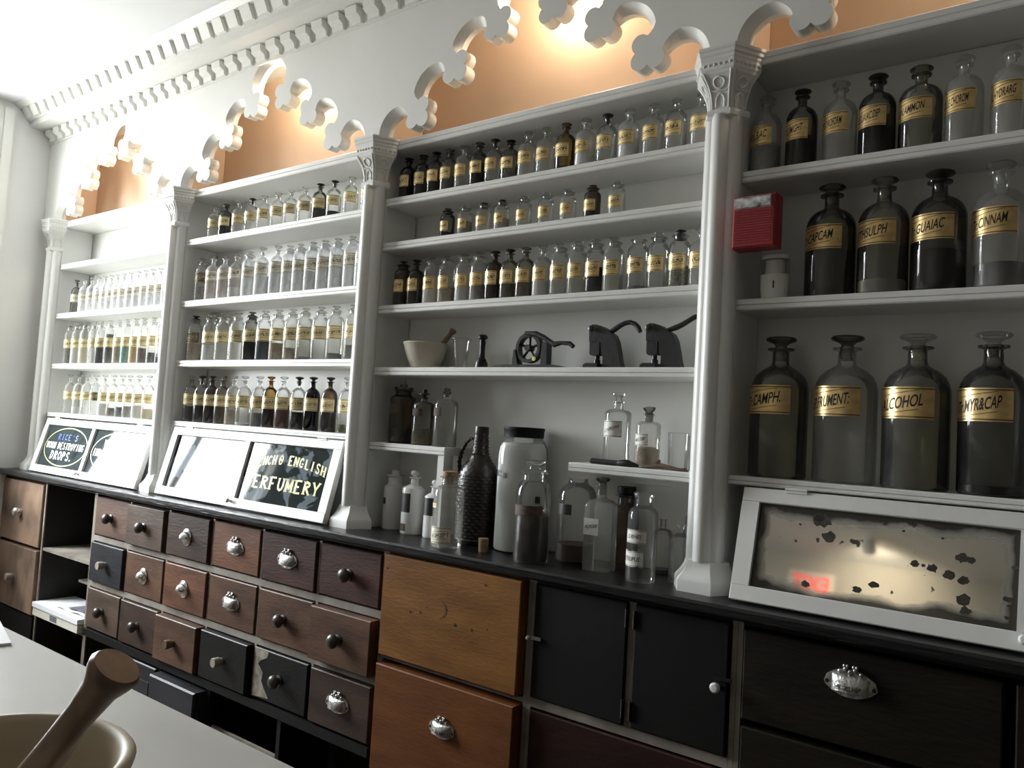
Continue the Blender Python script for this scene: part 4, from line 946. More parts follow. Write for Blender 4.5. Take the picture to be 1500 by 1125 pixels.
row(px(550, 3, [283, 360, 440, 520, 617, 713, 810, 915, 1022]), 1.935, 0.050, 0.106, 'salt', {'*': 'dusty', 0: 'smoke', 7: 'brown', 4: 'clear', 5: 'clear'}, {0: ('black', 0.3), 1: ('grey', 0.7), 3: ('pink', 0.6), 7: ('brown', 0.7), 4: ('palegrey', 0.2)}, 'gold', (0.24, 0.56), -8, 'second row over seal presses', 'bottles on the second row over the seal presses', back=0.03, stops={0: 'smoke', 2: 'smoke', 3: 'dark'})
row([576.4, 595.6, 619, 640.8, 666, 687.5, 709.9, 731.7, 754.7, 779.5, 805, 830.4, 856.5, 882.7, 918.1, 947.5, 978.5, 1021.7], 1.713, 0.060, 0.162, ['salt', 'tinct', 'salt', 'salt', 'salt', 'salt', 'tinct', 'tinct', 'tinct', 'tinct', 'salt', 'salt', 'salt', 'salt', 'salt', 'salt', 'salt', 'tinct'], {'*': 'dusty', 0: 'brown', 1: 'brown', 6: 'brown', 7: 'olive', 8: 'olive', 14: 'clear', 15: 'clear', 12: 'clear', 16: 'clear'}, {0: ('brown', 0.5), 1: ('maroon', 0.6), 2: ('white', 0.85), 3: ('tan', 0.5), 4: ('palegrey', 0.6), 5: ('grey', 0.5), 6: ('maroon', 0.7), 7: ('grey', 0.5), 8: ('tan', 0.5), 9: ('palegrey', 0.5), 12: ('black', 0.7), 14: ('grey', 0.12), 16: ('speck', 0.55)}, 'gold', (0.30, 0.57), -4, 'third row over seal presses', 'bottles on the third row over the seal presses', stops={0: 'dark', 7: 'dark', 16: 'dark', 14: 'none'})
# bay of the large bottles
def big(px0, px1, Z, H, txt, gl, fill, lb, labz, back=0.006, rot=-20, tw=0.085, stop=None, half=60):
    Y = 0.08
    for _ in range(3):
        pa, pb = on_y(px0, 400, Y), on_y(px1, 400, Y)
        D = None
        q = Vector(((pa.x + pb.x) / 2, Y, Z)) - CAM
        D = (px1 - px0) / FPX * q.dot(FWD) * 0.985
        D = min(D * math.cos(math.atan(abs((px0 + px1) / 2 - 750) / FPX)), 0.150); Y = D / 2 + back
    X = max(x_from_left_edge(px0, D / 2, Y, Z + H * 0.4), -0.7525 + D / 2)
    bottle(X, Y, Z, D, H, 'tinct', gl, fill, 'foil', labz, half, rot, stop, lb, 'large labelled bottles', text=txt, tw=tw * D / 0.12)
for a_ in [(1095, 1140, 'POL.S.AC', 'dusty', ('grey', 0.62), 'shop bottle lettered POL.S.AC, grey powder, beside the alarm column'), (1150.5, 1198.5, 'P.S.LIMIGHT', 'smoke', ('black', 0.65), 'black-filled shop bottle lettered P.S.LIMIGHT on top shelf'),
           (1204.5, 1257, 'CHLOROFORM', 'dusty', None, 'dusty shop bottle lettered CHLOROFORM with torn gold label'), (1257, 1314, 'R.GUAIAC.DEP', 'smoke', ('black', 0.8), 'black-filled shop bottle lettered R.GUAIAC.DEP'),
           (1315.5, 1383, 'LIN.AMMON', 'olive', None, 'olive-grey shop bottle lettered LIN.AMMON'), (1383, 1443, 'R.S.E.CHOROM', 'dusty', None, 'dusty shop bottle lettered R.S.E.CHOROM'), (1451, 1512, 'L.HYDRARG', 'dusty', None, 'dusty shop bottle with gold label at end of top shelf')]:
    big(a_[0], a_[1], 1.994, 0.206, a_[2], a_[3], a_[4], a_[5], (0.34, 0.585), back=0.02, stop='dark' if 'black' in a_[5] else None)
for a_ in [(1179, 1255.5, 'Tr.CAPCAM', 'smoke', None, 'large shop bottle lettered Tr.CAPCAM with darkened label edge', None), (1255.5, 1333.5, 'ETHSULPH', 'olive', ('palegrey', 0.2), 'large shop bottle lettered ETHSULPH', None),
           (1333.5, 1419, 'Tr.GUAIAC', 'smoke', ('dbrown', 0.55), 'large dark shop bottle lettered Tr.GUAIAC', 'dark'), (1423.5, 1510, 'Tr.CINNAM', 'dusty', ('black', 0.32), 'large shop bottle lettered Tr.CINNAM with dark liquid below', None)]:
    big(a_[0], a_[1], 1.668, 0.280, a_[2], a_[3], a_[4], a_[5], (0.40, 0.61), stop=a_[6])
for a_ in [(1098, 1185, 'Tr.CAMPH.', 'olive', None, 'tallest-row glass bottle lettered Tr.CAMPH. beside the alarm column', 'smoke'), (1191, 1287, 'SP.FRUMENT:', 'clear', None, 'tallest-row clear bottle lettered SP.FRUMENT:', 'smoke'),
           (1291, 1395, 'ALCOHOL', 'olive', None, 'tallest-row bottle lettered ALCOHOL with chipped gold label', 'clear'), (1402, 1509, 'Tr.MYR&CAP', 'smoke', ('dbrown', 0.1), 'tallest-row brownish bottle lettered Tr.MYR&CAP', 'clear')]:
    big(a_[0], a_[1], 1.229, 0.352, a_[2], a_[3], a_[4], a_[5], (0.44, 0.64), back=0.003, stop=a_[6])

# ------------------------------------------------------------------ shelf of instruments
Zs = 1.4973
t = thing('mortar', (-1.885, 0.078, Zs), 'cream stoneware mortar bowl on shelf beside glass tumbler', 'mortar')
b = MB(); b.lathe([(0, 0), (0.042, 0), (0.046, 0.003), (0.062, 0.035), (0.072, 0.065), (0.076, 0.080), (0.079, 0.086), (0.078, 0.089), (0.071, 0.088), (0.066, 0.065), (0.05, 0.03), (0.02, 0.014), (0, 0.012)], 36); b.build('bowl', STONEW, t)
t = thing('pestle', (-1.875, 0.085, Zs + 0.022), 'small wooden-handled pestle leaning in the cream mortar', 'pestle')
b = MB(); b.tube([(0, 0, 0), (0.012, 0.0, 0.012), (0.052, 0.012, 0.068)], [0.011, 0.013, 0.008], 12); b.build('head', STONEW, t)
b = MB(); b.tube([(0.050, 0.0115, 0.066), (0.078, 0.02, 0.103), (0.083, 0.0215, 0.110), (0.088, 0.023, 0.117)], [0.0085, 0.0085, 0.013, 0.010], 12); b.build('handle', PESTW, t)
def tumbler(X, Y, Z, r0, r1, h, label, flare=0.004):
    t = thing('glass_tumbler', (X, Y, Z + 0.0003), label, 'tumbler')
    b = MB(); b.lathe([(0, 0.001), (r0 * 0.9, 0), (r0, 0.003), ((r0 + r1) / 2, h * 0.5), (r1, h * 0.96), (r1 + flare, h * 0.985), (r1 + flare, h), (r1 - 0.001, h * 0.99)], 26); b.build('glass_wall', GL['clear'], t)
    b = MB(); b.lathe([(0, 0.0015), (r0 * 0.88, 0.0015), (r0 * 0.9, 0.006), (0, 0.005)], 22); b.build('thick_base', GL['smoke'], t)
P = on_y(675, 520, 0.075); tumbler(P.x, 0.075, 1.497, 0.018, 0.029, 0.100, 'flared glass tumbler between cream mortar and hand stamp')
P = on_y(706, 520, 0.075)
t = thing('hand_stamp', (P.x, 0.075, Zs), 'black wooden hand stamp standing on shelf', 'stamp')
b = MB(); b.lathe([(0, 0), (0.022, 0), (0.022, 0.004), (0.0195, 0.024), (0, 0.024)], 24); b.build('die', IRON, t)
b = MB(); b.lathe([(0, 0.0242), (0.015, 0.0242), (0.016, 0.030), (0.010, 0.038), (0.0085, 0.06), (0.010, 0.088), (0.008, 0.096), (0.015, 0.100), (0.016, 0.106), (0.011, 0.112), (0, 0.114)], 20); b.build('handle', IRON, t)
# wheel-driven cork press
def zc_(v): return [((x - 265) * 0.00056, (358 - y) * 0.00047) for x, y in v]
t = thing('cork_press', (-1.437, 0.07, Zs), 'black cast-iron cork press with spoked wheel and lever', 'cork press')
b = MB(); b.prism(zc_([(40, 358), (48, 345), (75, 336), (140, 333), (440, 333), (500, 340), (545, 352), (548, 358)]), -0.032, 0.032, 'y'); b.build('base_plate', IRON, t)
b = MB()
for s in range(28):
    a0, a1 = 2 * PI * s / 28, 2 * PI * (s + 1) / 28; q = []
    for a in (a0, a1):
        for r in (0.047, 0.036):
            for y in (-0.011, 0.011): q.append((r * math.cos(a), y, 0.0655 + r * math.sin(a)))
    b.add(q, [(0, 1, 5, 4), (2, 6, 7, 3), (0, 4, 6, 2), (1, 3, 7, 5)])
wh = b.build('wheel', IRON, t)
for s in range(5):
    a = 2 * PI * s / 5 + 0.3
    b = MB(); b.tube([(0.008 * math.cos(a), 0, 0.0655 + 0.008 * math.sin(a)), (0.037 * math.cos(a), 0, 0.0655 + 0.037 * math.sin(a))], 0.0042, 8); b.build('spoke', IRON, wh)
b = MB(); b.lathe([(0, -0.014), (0.010, -0.014), (0.011, 0), (0.010, 0.014), (0, 0.014)], 16, (0, 0, 0.0655), axis='y'); b.build('hub', IRON, wh)
b = MB(); b.prism(zc_([(360, 332), (362, 190), (380, 182), (396, 190), (398, 332)]), -0.014, 0.014, 'y'); b.build('support', IRON, t)
b = MB(); b.prism(zc_([(165, 334), (172, 232), (182, 228), (190, 265), (206, 334)]), -0.014, 0.014, 'y'); b.build('support', IRON, t)
b = MB(); b.tube([(-0.010, -0.012, 0.111), (0.03, -0.012, 0.108), (0.06, -0.012, 0.096), (0.092, -0.012, 0.078), (0.100, -0.012, 0.074), (0.125, -0.012, 0.078), (0.155, -0.012, 0.076), (0.168, -0.012, 0.066)], [0.006, 0.009, 0.008, 0.007, 0.009, 0.006, 0.007, 0.007], 10); b.build('lever', IRON, t)
b = MB(); b.lathe([(0, 0), (0.0075, 0), (0.0075, 0.003), (0, 0.004)], 6, (0.028, -0.0115, 0.031), axis='y'); b.build('brass_nut', GOLDT, t)
def seal_press(X, s, label, lift):
    k = 0.00047 * s
    def z_(v): return [((x - 780) * k, (358 - y) * k) for x, y in v]
    t = thing('seal_press', (X, 0.075, Zs), label, 'seal press', 'iron seal presses')
    b = MB(); b.prism(z_([(672, 130), (668, 105), (676, 88), (695, 79), (725, 82), (765, 96), (810, 125), (845, 148), (866, 190), (880, 245), (893, 310), (908, 350), (912, 358), (772, 358), (776, 320), (778, 285), (766, 262), (762, 225), (756, 190), (700, 186), (674, 186)]), -0.014, 0.014, 'y'); b.build('body', IRON, t)
    b = MB(); b.prism(z_([(676, 187), (748, 187), (748, 262), (740, 272), (690, 272), (678, 262)]), -0.012, 0.012, 'y'); b.build('ram_guide', IRON, t)
    b = MB(); b.lathe([(0, 0), (0.010, 0), (0.010, 0.010), (0.007, 0.012), (0.007, 0.024), (0, 0.024)], 14, ((722 - 780) * k, 0, (318 - 272) * 0 + (358 - 322) * k)); b.build('die', IRON, t)
    b = MB(); b.prism(z_([(648, 358), (652, 332), (668, 322), (750, 322), (756, 358)]), -0.024, 0.024, 'y'); b.build('bed', IRON, t)
    b = MB(); b.lathe([(0, 0), (0.009, 0), (0.009, 0.004), (0.005, 0.006), (0, 0.006)], 14, ((693 - 780) * k, -0.0195, (358 - 108) * k), axis='y'); b.build('pivot_bolt', IRON, t)
    pts = z_([(800, 130), (835, 112), (870, 90), (905, 75), (940, 70), (970, 80), (995, 102), (1012, 132)])
    if lift: pts = z_([(800, 122), (850, 108), (890, 92), (930, 70), (965, 50), (1005, 40), (1035, 44), (1052, 54)])
    b = MB(); b.tube([(x, 0, z) for x, z in pts], [0.006, 0.008, 0.0075, 0.007, 0.007, 0.007, 0.0075, 0.006], 10); b.build('lever', IRON, t)
seal_press(-1.168, 1.0, 'black iron seal press with drooping lever next to cork press', False)
seal_press(-0.984, 0.98, 'black iron seal press with raised lever next to alarm column', True)

# ------------------------------------------------------------------ bottles low in the third bay
_free = {}
def jar(name, X, Y, Z, prof, mt, label, cat='bottle', seg=30, rz=0, sx=1, sy=1):
    t = thing(name, (X, Y, Z + 0.0004), label, cat, rz=rz)
    b = MB(); b.lathe(prof, seg, sx=sx, sy=sy); b.build('glass_body' if mt in GL.values() else 'body', mt, t, fix=False, angle=50)
    return t
def lat(t, nm, prof, mt, seg=22, c=(0, 0, 0)):
    b = MB(); b.lathe(prof, seg, c); return b.build(nm, mt, t, angle=50, fix=False)
def patch(t, R, z0, z1, half, mt, a0=0.0, nm='label', wob=0.0):
    b = MB(); vs, uv = [], []; n = 12; rr = random.Random(int(z0 * 9999))
    for j, z in enumerate((z0, z1)):
        for k in range(n + 1):
            a = math.radians(-90 + a0 - half + 2 * half * k / n); vs.append((R * math.cos(a), R * math.sin(a), z + wob * (rr.random() - 0.5))); uv.append((k / n, j))
    b.add(vs, [(k, k + 1, n + 2 + k, n + 1 + k) for k in range(n)])
    return link(nm, b.mesh(nm, mt, 60, uv), t)
def shop(R, H, neck=0.35, sh=0.70, nk=0.80, lip=0.90):
    return [(0, 0.003), (R * 0.85, 0.001), (R * 0.96, 0), (R, 0.006), (R, sh * H), (R * 0.96, (sh + (nk - sh) * 0.45) * H), (R * 0.75, (sh + (nk - sh) * 0.85) * H), (R * neck * 1.1, nk * H), (R * neck, (nk + 0.02) * H), (R * neck, (lip - 0.02) * H), (R * neck * 1.35, (lip - 0.01) * H), (R * neck * 1.35, lip * H), (R * neck * 0.9, lip * H), (R * neck * 0.8, (nk + 0.04) * H)]
Zl = 1.238
def xl(px_, R, Y, z): return x_from_left_edge(px_, R, Y, z)
R = 0.045; X = xl(569, R, 0.075, 1.3)
t = jar('apothecary_bottle', X, 0.075, Zl, shop(R, 0.200, 0.62, 0.76, 0.83, 0.92), GL['brown'], 'wide-mouthed brown-stained jar at column end of the short post shelf')
lat(t, 'stopper', [(0, 0.165), (R * 0.5, 0.165), (R * 0.55, 0.185), (R * 0.75, 0.187), (R * 0.75, 0.194), (R * 0.3, 0.196), (R * 0.3, 0.204), (0, 0.205)], GL['smoke']); lat(t, 'contents', [(0, 0.004), (R * 0.92, 0.004), (R * 0.93, 0.05), (0, 0.05)], CT['brown'])
patch(t, R * 1.01, 0.10, 0.135, 35, LAB['brownlab'], -10)
R = 0.037; X = xl(603, R, 0.06, 1.3)
t = jar('apothecary_bottle', X, 0.06, Zl, shop(R, 0.188, 0.30, 0.70, 0.78, 0.86), GL['olive'], 'bottle with round brown label between two others on post shelf')
lat(t, 'stopper', [(0, 0.155), (0.006, 0.155), (0.009, 0.168), (0.018, 0.170), (0.018, 0.174), (0.008, 0.176), (0.008, 0.188), (0, 0.189)], CT['dbrown']); patch(t, R * 1.012, 0.098, 0.122, 40, LAB['brownlab'], -5, wob=0.004)
lat(t, 'contents', [(0, 0.004), (R * 0.92, 0.004), (R * 0.93, 0.055), (0, 0.058)], CT['tan'])
R = 0.040; X = xl(634, R, 0.062, 1.3)
t = jar('apothecary_bottle', X, 0.062, Zl, shop(R, 0.196, 0.28, 0.70, 0.80, 0.88), GL['clear'], 'clear bottle with square brown label at open end of post shelf')
lat(t, 'stopper', [(0, 0.165), (0.007, 0.165), (0.009, 0.172), (0.014, 0.176), (0.015, 0.180), (0.009, 0.184), (0.012, 0.192), (0, 0.197)], GL['smoke']); patch(t, R * 1.012, 0.100, 0.128, 33, LAB['brownlab'], -14)
# white bottles under the post shelf
Z = ZW
def white_bottle(px_, R, Y, H, label, wide, patches):
    X = xl(px_, R, Y, 1.02)
    pr = [(0, 0.001), (R * 0.93, 0), (R, 0.004), (R, H * 0.68), (R * 0.97, H * 0.715)] + ([(R * 0.74, H * 0.74), (R * 0.66, H * 0.76), (R * 0.66, H * 0.87), (R * 0.88, H * 0.89), (R * 0.88, H * 0.905), (0, H * 0.906)] if wide else [(R * 0.6, H * 0.755), (R * 0.36, H * 0.775), (R * 0.33, H * 0.86), (R * 0.5, H * 0.875), (R * 0.5, H * 0.885), (0, H * 0.886)])
    t = jar('milk_glass_bottle', X, Y, Z, pr, PORCE, label)
    if wide: lat(t, 'stopper', [(0, H * 0.906), (R * 0.4, H * 0.907), (R * 0.36, H * 0.94), (R * 0.42, H * 0.985), (0, H)], PORCE)
    else: lat(t, 'stopper', [(0, H * 0.886), (R * 0.2, H * 0.887), (R * 0.18, H * 0.905), (R * 0.36, H * 0.93), (R * 0.38, H * 0.955), (R * 0.3, H * 0.985), (0, H)], PORCE)
    for z0_, z1_, hf, a0, mt in patches: patch(t, R * 1.01, z0_, z1_, hf, mt, a0, nm='label', wob=0.002)
white_bottle(561, 0.038, 0.085, 0.205, 'white milk-glass bottle with wide neck and small dark spot', True, [(0.085, 0.107, 17, -22, LAB['blacklab'])])
white_bottle(587.5, 0.040, 0.055, 0.212, 'white milk-glass bottle with large black label', False, [(0.072, 0.135, 40, -12, LAB['blacklab']), (0.010, 0.034, 32, -22, LAB['brownlab'])])
white_bottle(620.5, 0.033, 0.048, 0.188, 'white milk-glass bottle half hidden behind the shelf post', False, [(0.072, 0.130, 40, 0, LAB['blacklab'])])
# corked bottle
R = 0.047; X = xl(632.5, R, -0.055, 1.0)
t = jar('corked_bottle', X, -0.055, Z, shop(R, 0.232, 0.50, 0.70, 0.80, 0.915), GL['dusty'], 'clear corked bottle with stained paper label, in front of wicker jug')
lat(t, 'cork', [(0, 0.19), (R * 0.40, 0.19), (R * 0.43, 0.212), (R * 0.5, 0.214), (R * 0.5, 0.228), (0, 0.231)], CORK)
patch(t, R * 1.012, 0.012, 0.062, 48, LAB['cream'], 8); patch(t, R * 1.012, 0.118, 0.132, 20, LAB['yellow'], -30)
# wicker demijohn
Xw = on_z(702, 796, ZW).x - 0.01
t = thing('wicker_jug', (Xw + 0.004, 0.072, Z + 0.0003), 'tall dark wicker-covered jug with looped handle', 'jug')
b = MB(); H = 0.372; vs, fs = [], []; seg, rows = 72, 74
def wr(h):
    tb = [(0, 0.060), (0.04, 0.067), (0.35, 0.070), (0.52, 0.069), (0.60, 0.064), (0.66, 0.052), (0.71, 0.038), (0.76, 0.028), (0.82, 0.0245), (0.93, 0.0225), (0.94, 0.0235), (1.0, 0.022)]
    for (a, ra), (c, rc) in zip(tb, tb[1:]):
        if h <= c: return ra + (rc - ra) * (h - a) / (c - a)
    return 0.022
for j in range(rows + 1):
    h = j / rows
    for k in range(seg):
        a = 2 * PI * k / seg
        r = wr(h) + (0.0007 * math.cos(a * 18 + PI * (j // 2)) + 0.0017 * (1 if j % 2 else -1)) * (1 if h < 0.93 else 0.2)
        vs.append((r * math.cos(a), r * math.sin(a), h * H))
for j in range(rows):
    for k in range(seg): k2 = (k + 1) % seg; fs.append((j * seg + k, j * seg + k2, (j + 1) * seg + k2, (j + 1) * seg + k))
fs.append(tuple(reversed(range(seg)))); fs.append(tuple(range(rows * seg, (rows + 1) * seg))); b.add(vs, fs); b.build('woven_body', WICKER, t, angle=70, fix=False)
hp = [(-0.022, -0.004, 0.330), (-0.036, -0.006, 0.332), (-0.056, -0.008, 0.316), (-0.070, -0.010, 0.288), (-0.077, -0.011, 0.255), (-0.074, -0.010, 0.222), (-0.064, -0.008, 0.208)]
b = MB(); b.tube(hp, 0.0052, 8)
for ph in (0, PI):
    sp = []
    for i in range(49):
        u = i / 48 * (len(hp) - 1); j = min(int(u), len(hp) - 2); q = Vector(hp[j]).lerp(Vector(hp[j + 1]), u - j); a = i * 0.9 + ph
        sp.append(q + Vector((math.cos(a) * 0.005, math.sin(a) * 0.005, math.sin(a) * 0.001)))
    b.tube(sp, 0.0028, 6)
b.build('handle', WICKER, t, angle=70, fix=False)
P = on_z(707.5, 809, ZW)
t = thing('loose_cork', (P.x, P.y, Z + 0.0003), 'loose brown cork standing on worktop before wicker jug', 'cork')
b = MB(); b.lathe([(0, 0), (0.0125, 0), (0.0135, 0.002), (0.0155, 0.038), (0.0145, 0.041), (0, 0.041)], 20); b.build('cork_body', CORK, t, angle=50)
b = MB(); b.lathe([(0.0015, 0.0412), (0, 0.0413)], 8, (0.003, 0, 0)); b.lathe([(0.001, 0.0412), (0, 0.0413)], 8, (-0.005, 0.003, 0)); b.build('pore_marks', DARKK, t, fix=False)
# tall white-powder jar
R = 0.077; X = xl(726, R, 0.078, 1.1)
t = jar('powder_jar', X, 0.078, Z, [(0, 0.002), (R * 0.9, 0), (R, 0.008), (R, 0.29), (R * 0.97, 0.315), (R * 0.88, 0.333), (R * 0.76, 0.342), (R * 0.74, 0.352)], GL['clear'], 'tall glass jar of white powder with flat black lid', 'jar')
lat(t, 'contents', [(0, 0.004), (R * 0.94, 0.004), (R * 0.965, 0.01), (R * 0.965, 0.288), (R * 0.93, 0.312), (R * 0.8, 0.328), (0, 0.326)], CT['white'], 30)
lat(t, 'lid', [(R * 0.70, 0.345), (R * 0.80, 0.346), (R * 0.81, 0.366), (R * 0.83, 0.368), (R * 0.83, 0.376), (R * 0.78, 0.377), (0, 0.378)], BLACKDOOR, 30)
for z0_, z1_, hf, a0 in ((0.226, 0.243, 7, -28), (0.222, 0.238, 8, -10), (0.230, 0.236, 10, -18)): patch(t, R * 1.006, z0_, z1_, hf, LAB['blacklab'], a0, nm='label_remnant', wob=0.006)
# brown jar with glass stopper
R = 0.050; X = xl(754, R, -0.055, 1.05)
t = jar('stoppered_jar', X, -0.055, Z, [(0, 0.003), (R * 0.88, 0.001), (R * 0.97, 0), (R, 0.008), (R, 0.185), (R * 0.97, 0.203), (R * 0.85, 0.219), (R * 0.70, 0.227), (R * 0.66, 0.233), (R * 0.66, 0.246), (R * 0.75, 0.249), (R * 0.75, 0.253), (R * 0.6, 0.253)], GL['clear'], 'glass-stoppered jar of brown powder before the tall white jar', 'jar')
lat(t, 'contents', [(0, 0.006), (R * 0.93, 0.006), (R * 0.95, 0.012), (R * 0.95, 0.130), (R * 0.6, 0.148), (0, 0.142)], CT['dbrown'], 28)
patch(t, R * 1.012, 0.132, 0.160, 62, LAB['brownlab'], 5, wob=0.003); patch(t, R * 1.012, 0.168, 0.186, 8, LAB['blacklab'], 48, nm='stain', wob=0.006)
lat(t, 'stopper', [(0, 0.225), (R * 0.54, 0.225), (R * 0.62, 0.250), (R * 0.70, 0.2535), (R * 0.70, 0.257), (R * 0.34, 0.260), (R * 0.30, 0.266), (R * 0.62, 0.275), (R * 0.66, 0.281), (R * 0.5, 0.285), (0, 0.286)], GL['clear'], 24)
# clear jar with black label
R = 0.056; X = xl(816, R, 0.072, 1.05)
t = jar('apothecary_bottle', X, 0.072, Z, [(0, 0.002), (R * 0.9, 0), (R, 0.006), (R, 0.175), (R * 0.96, 0.196), (R * 0.8, 0.213), (R * 0.55, 0.222), (R * 0.5, 0.228), (R * 0.5, 0.236), (R * 0.56, 0.238)], GL['clear'], 'round-shouldered clear jar with black label and brown dregs', 'jar')
lat(t, 'contents', [(0, 0.004), (R * 0.94, 0.004), (R * 0.95, 0.05), (0, 0.052)], CT['brown'], 28); patch(t, R * 1.01, 0.135, 0.165, 38, LAB['blacklab'], -22)
# square bottle lettered AQ.ROSÆ
def square_bottle(name, X, Y, W_, D_, prof, mt, label, rz=0.0):
    """prof: (half-size fraction, z) up to the neck, round-cornered square section"""
    t = thing(name, (X, Y, Z + 0.0004), label, 'bottle', rz=rz)
    b = MB(); vs, fs = [], []; seg = 32
    for e, s, z in prof:
        for k in range(seg):
            a = 2 * PI * k / seg; c, sn = math.cos(a), math.sin(a)
            rr = 1 / (abs(c) ** e + abs(sn) ** e) ** (1 / e); vs.append((W_ / 2 * s * rr * c, D_ / 2 * s * rr * sn, z))
    for j in range(len(prof) - 1):
        for k in range(seg): k2 = (k + 1) % seg; fs.append((j * seg + k, j * seg + k2, (j + 1) * seg + k2, (j + 1) * seg + k))
    fs.append(tuple(reversed(range(seg)))); b.add(vs, fs); b.build('glass_body', mt, t, angle=50, fix=False); return t
P = on_z(880, 834, ZW)
t = square_bottle('square_bottle', P.x, 0.005, 0.074, 0.066, [(9, 0.97, 0), (9, 1, 0.004), (9, 1, 0.168), (7, 0.97, 0.178), (4, 0.8, 0.188), (2, 0.42, 0.194), (2, 0.36, 0.200), (2, 0.36, 0.222), (2, 0.52, 0.225), (2, 0.52, 0.229), (2, 0.34, 0.229)], GL['dusty'], 'square clear bottle with white label lettered AQ.ROSÆ')
b = MB(); b.box(-0.034, 0.012, -0.0338, -0.0334, 0.095, 0.140); l = b.build('label', LAB['white'], t)
v, f = text_geo('AQ.ROSÆ', 0.013, 0.25, 0.015, 0.040); b = MB(); b.add([(x - 0.011, -0.0341, 0.118 + y + 0.14 * x) for x, y in v], f); b.build('lettering', INK, l, fix=False)
lat(t, 'stopper', [(0, 0.205), (0.009, 0.205), (0.012, 0.228), (0.011, 0.233), (0.009, 0.237), (0.018, 0.243), (0.021, 0.248), (0.015, 0.252), (0, 0.253)], GL['smoke'])
# brown bottle behind it
P = on_y(917, 770, 0.115); R = 0.038
t = jar('apothecary_bottle', P.x, 0.110, Z, shop(R, 0.230, 0.62, 0.66, 0.76, 0.88), GL['brown'], 'brown bottle with black stopper behind the AQ.ROSÆ bottle')
lat(t, 'stopper', [(0, 0.195), (R * 0.55, 0.195), (R * 0.6, 0.205), (R * 0.72, 0.207), (R * 0.72, 0.226), (0, 0.228)], BLACKDOOR)
# bottle with two paper labels
R = 0.039; X = xl(917, R, -0.040, 1.0)
t = jar('apothecary_bottle', X, -0.040, Z, [(0, 0.003), (R * 0.85, 0.001), (R * 0.96, 0), (R, 0.006), (R, 0.164), (R * 0.95, 0.176), (R * 0.78, 0.185), (R * 0.58, 0.190), (R * 0.54, 0.195), (R * 0.54, 0.210), (R * 0.66, 0.215), (R * 0.68, 0.222), (R * 0.62, 0.226), (R * 0.5, 0.225)], GL['clear'], 'open clear bottle with two labels lettered RHEI and SYRUPUS')
l = patch(t, R * 1.012, 0.098, 0.132, 46, LAB['white'], -4); curved_text(l, 'S.RHEI.', R, 0.115, 0.014, 0.040, 0.03, a0=-0.08)
l = patch(t, R * 1.012, 0.040, 0.078, 48, LAB['white'], -14, wob=0.004); curved_text(l, 'SYRUPUS', R, 0.058, 0.016, 0.050, 0.02, a0=-0.26)
# small bottles by the column base
R = 0.028; P = on_y(970, 800, 0.125)
t = jar('apothecary_bottle', P.x, 0.125, Z, shop(R, 0.150, 0.30, 0.66, 0.80, 0.97), GL['clear'], 'slim open clear bottle behind the two-label bottle'); lat(t, 'thick_base', [(0, 0.002), (R * 0.9, 0.002), (R * 0.92, 0.010), (0, 0.008)], GL['smoke'])
P = on_z(998, 857, ZW)
P = on_y(996, 825, 0.035)
t = square_bottle('panelled_bottle', P.x, 0.035, 0.052, 0.048, [(5, 0.97, 0), (5, 1, 0.003), (5, 1, 0.106), (3, 0.72, 0.118), (2, 0.34, 0.126), (2, 0.30, 0.132), (2, 0.30, 0.140), (2, 0.44, 0.143), (2, 0.44, 0.147), (2, 0.24, 0.147)], GL['clear'], 'small empty panelled bottle beside the column base'); lat(t, 'thick_base', [(0, 0.002), (0.014, 0.002), (0.015, 0.008), (0, 0.006)], GL['smoke'])
R = 0.032; X = min(xl(1001, R, 0.118, 1.02), -0.8475 - R)
t = jar('apothecary_bottle', X, 0.118, Z, shop(R, 0.228, 0.42, 0.66, 0.76, 0.86), GL['clear'], 'clear stoppered bottle partly behind the alarm column')
lat(t, 'stopper', [(0, 0.18), (0.011, 0.18), (0.013, 0.197), (0.008, 0.205), (0.020, 0.213), (0.020, 0.217), (0, 0.219)], GL['smoke'])
# upper right half shelf
Z = 1.226
R = 0.038; X = xl(884, R, 0.075, 1.3)
t = jar('apothecary_bottle', X, 0.075, Z, shop(R, 0.205, 0.36, 0.70, 0.765, 0.875), GL['clear'], 'tall clear bottle with white label on short right-hand shelf')
l = patch(t, R * 1.012, 0.078, 0.124, 52, LAB['white'], -4); curved_text(l, 'B.CHEROPHI', R, 0.101, 0.013, 0.052, 0.32, a0=-0.05)
lat(t, 'stopper', [(0, 0.158), (0.009, 0.158), (0.012, 0.179), (0.008, 0.188), (0.010, 0.192), (0.019, 0.198), (0.019, 0.203), (0, 0.205)], GL['clear'])
R = 0.034; X = xl(930.5, R, 0.055, 1.3)
t = jar('apothecary_bottle', X, 0.055, Z, shop(R, 0.168, 0.36, 0.68, 0.755, 0.86), GL['dusty'], 'brown-stained bottle with white label beside the tumblers')
l = patch(t, R * 1.012, 0.060, 0.092, 46, LAB['white'], -18); curved_text(l, 'MEZB', R, 0.076, 0.012, 0.034, 0.2, a0=-0.3)
lat(t, 'contents', [(0, 0.004), (R * 0.93, 0.004), (R * 0.94, 0.05), (R * 0.5, 0.058), (0, 0.05)], CT['tan']); lat(t, 'stopper', [(0, 0.125), (0.009, 0.125), (0.012, 0.144), (0.015, 0.146), (0.009, 0.150), (0.017, 0.160), (0.017, 0.166), (0, 0.168)], GL['smoke'])
P = on_y(994, 655, 0.075); tumbler(P.x, 0.075, Z, 0.026, 0.029, 0.100, 'straight glass tumbler beside brown-stained bottle', 0.001)
tumbler(-0.8475 - 0.028, 0.085, Z, 0.022, 0.026, 0.094, 'glass tumbler half hidden behind the alarm column', 0.001)
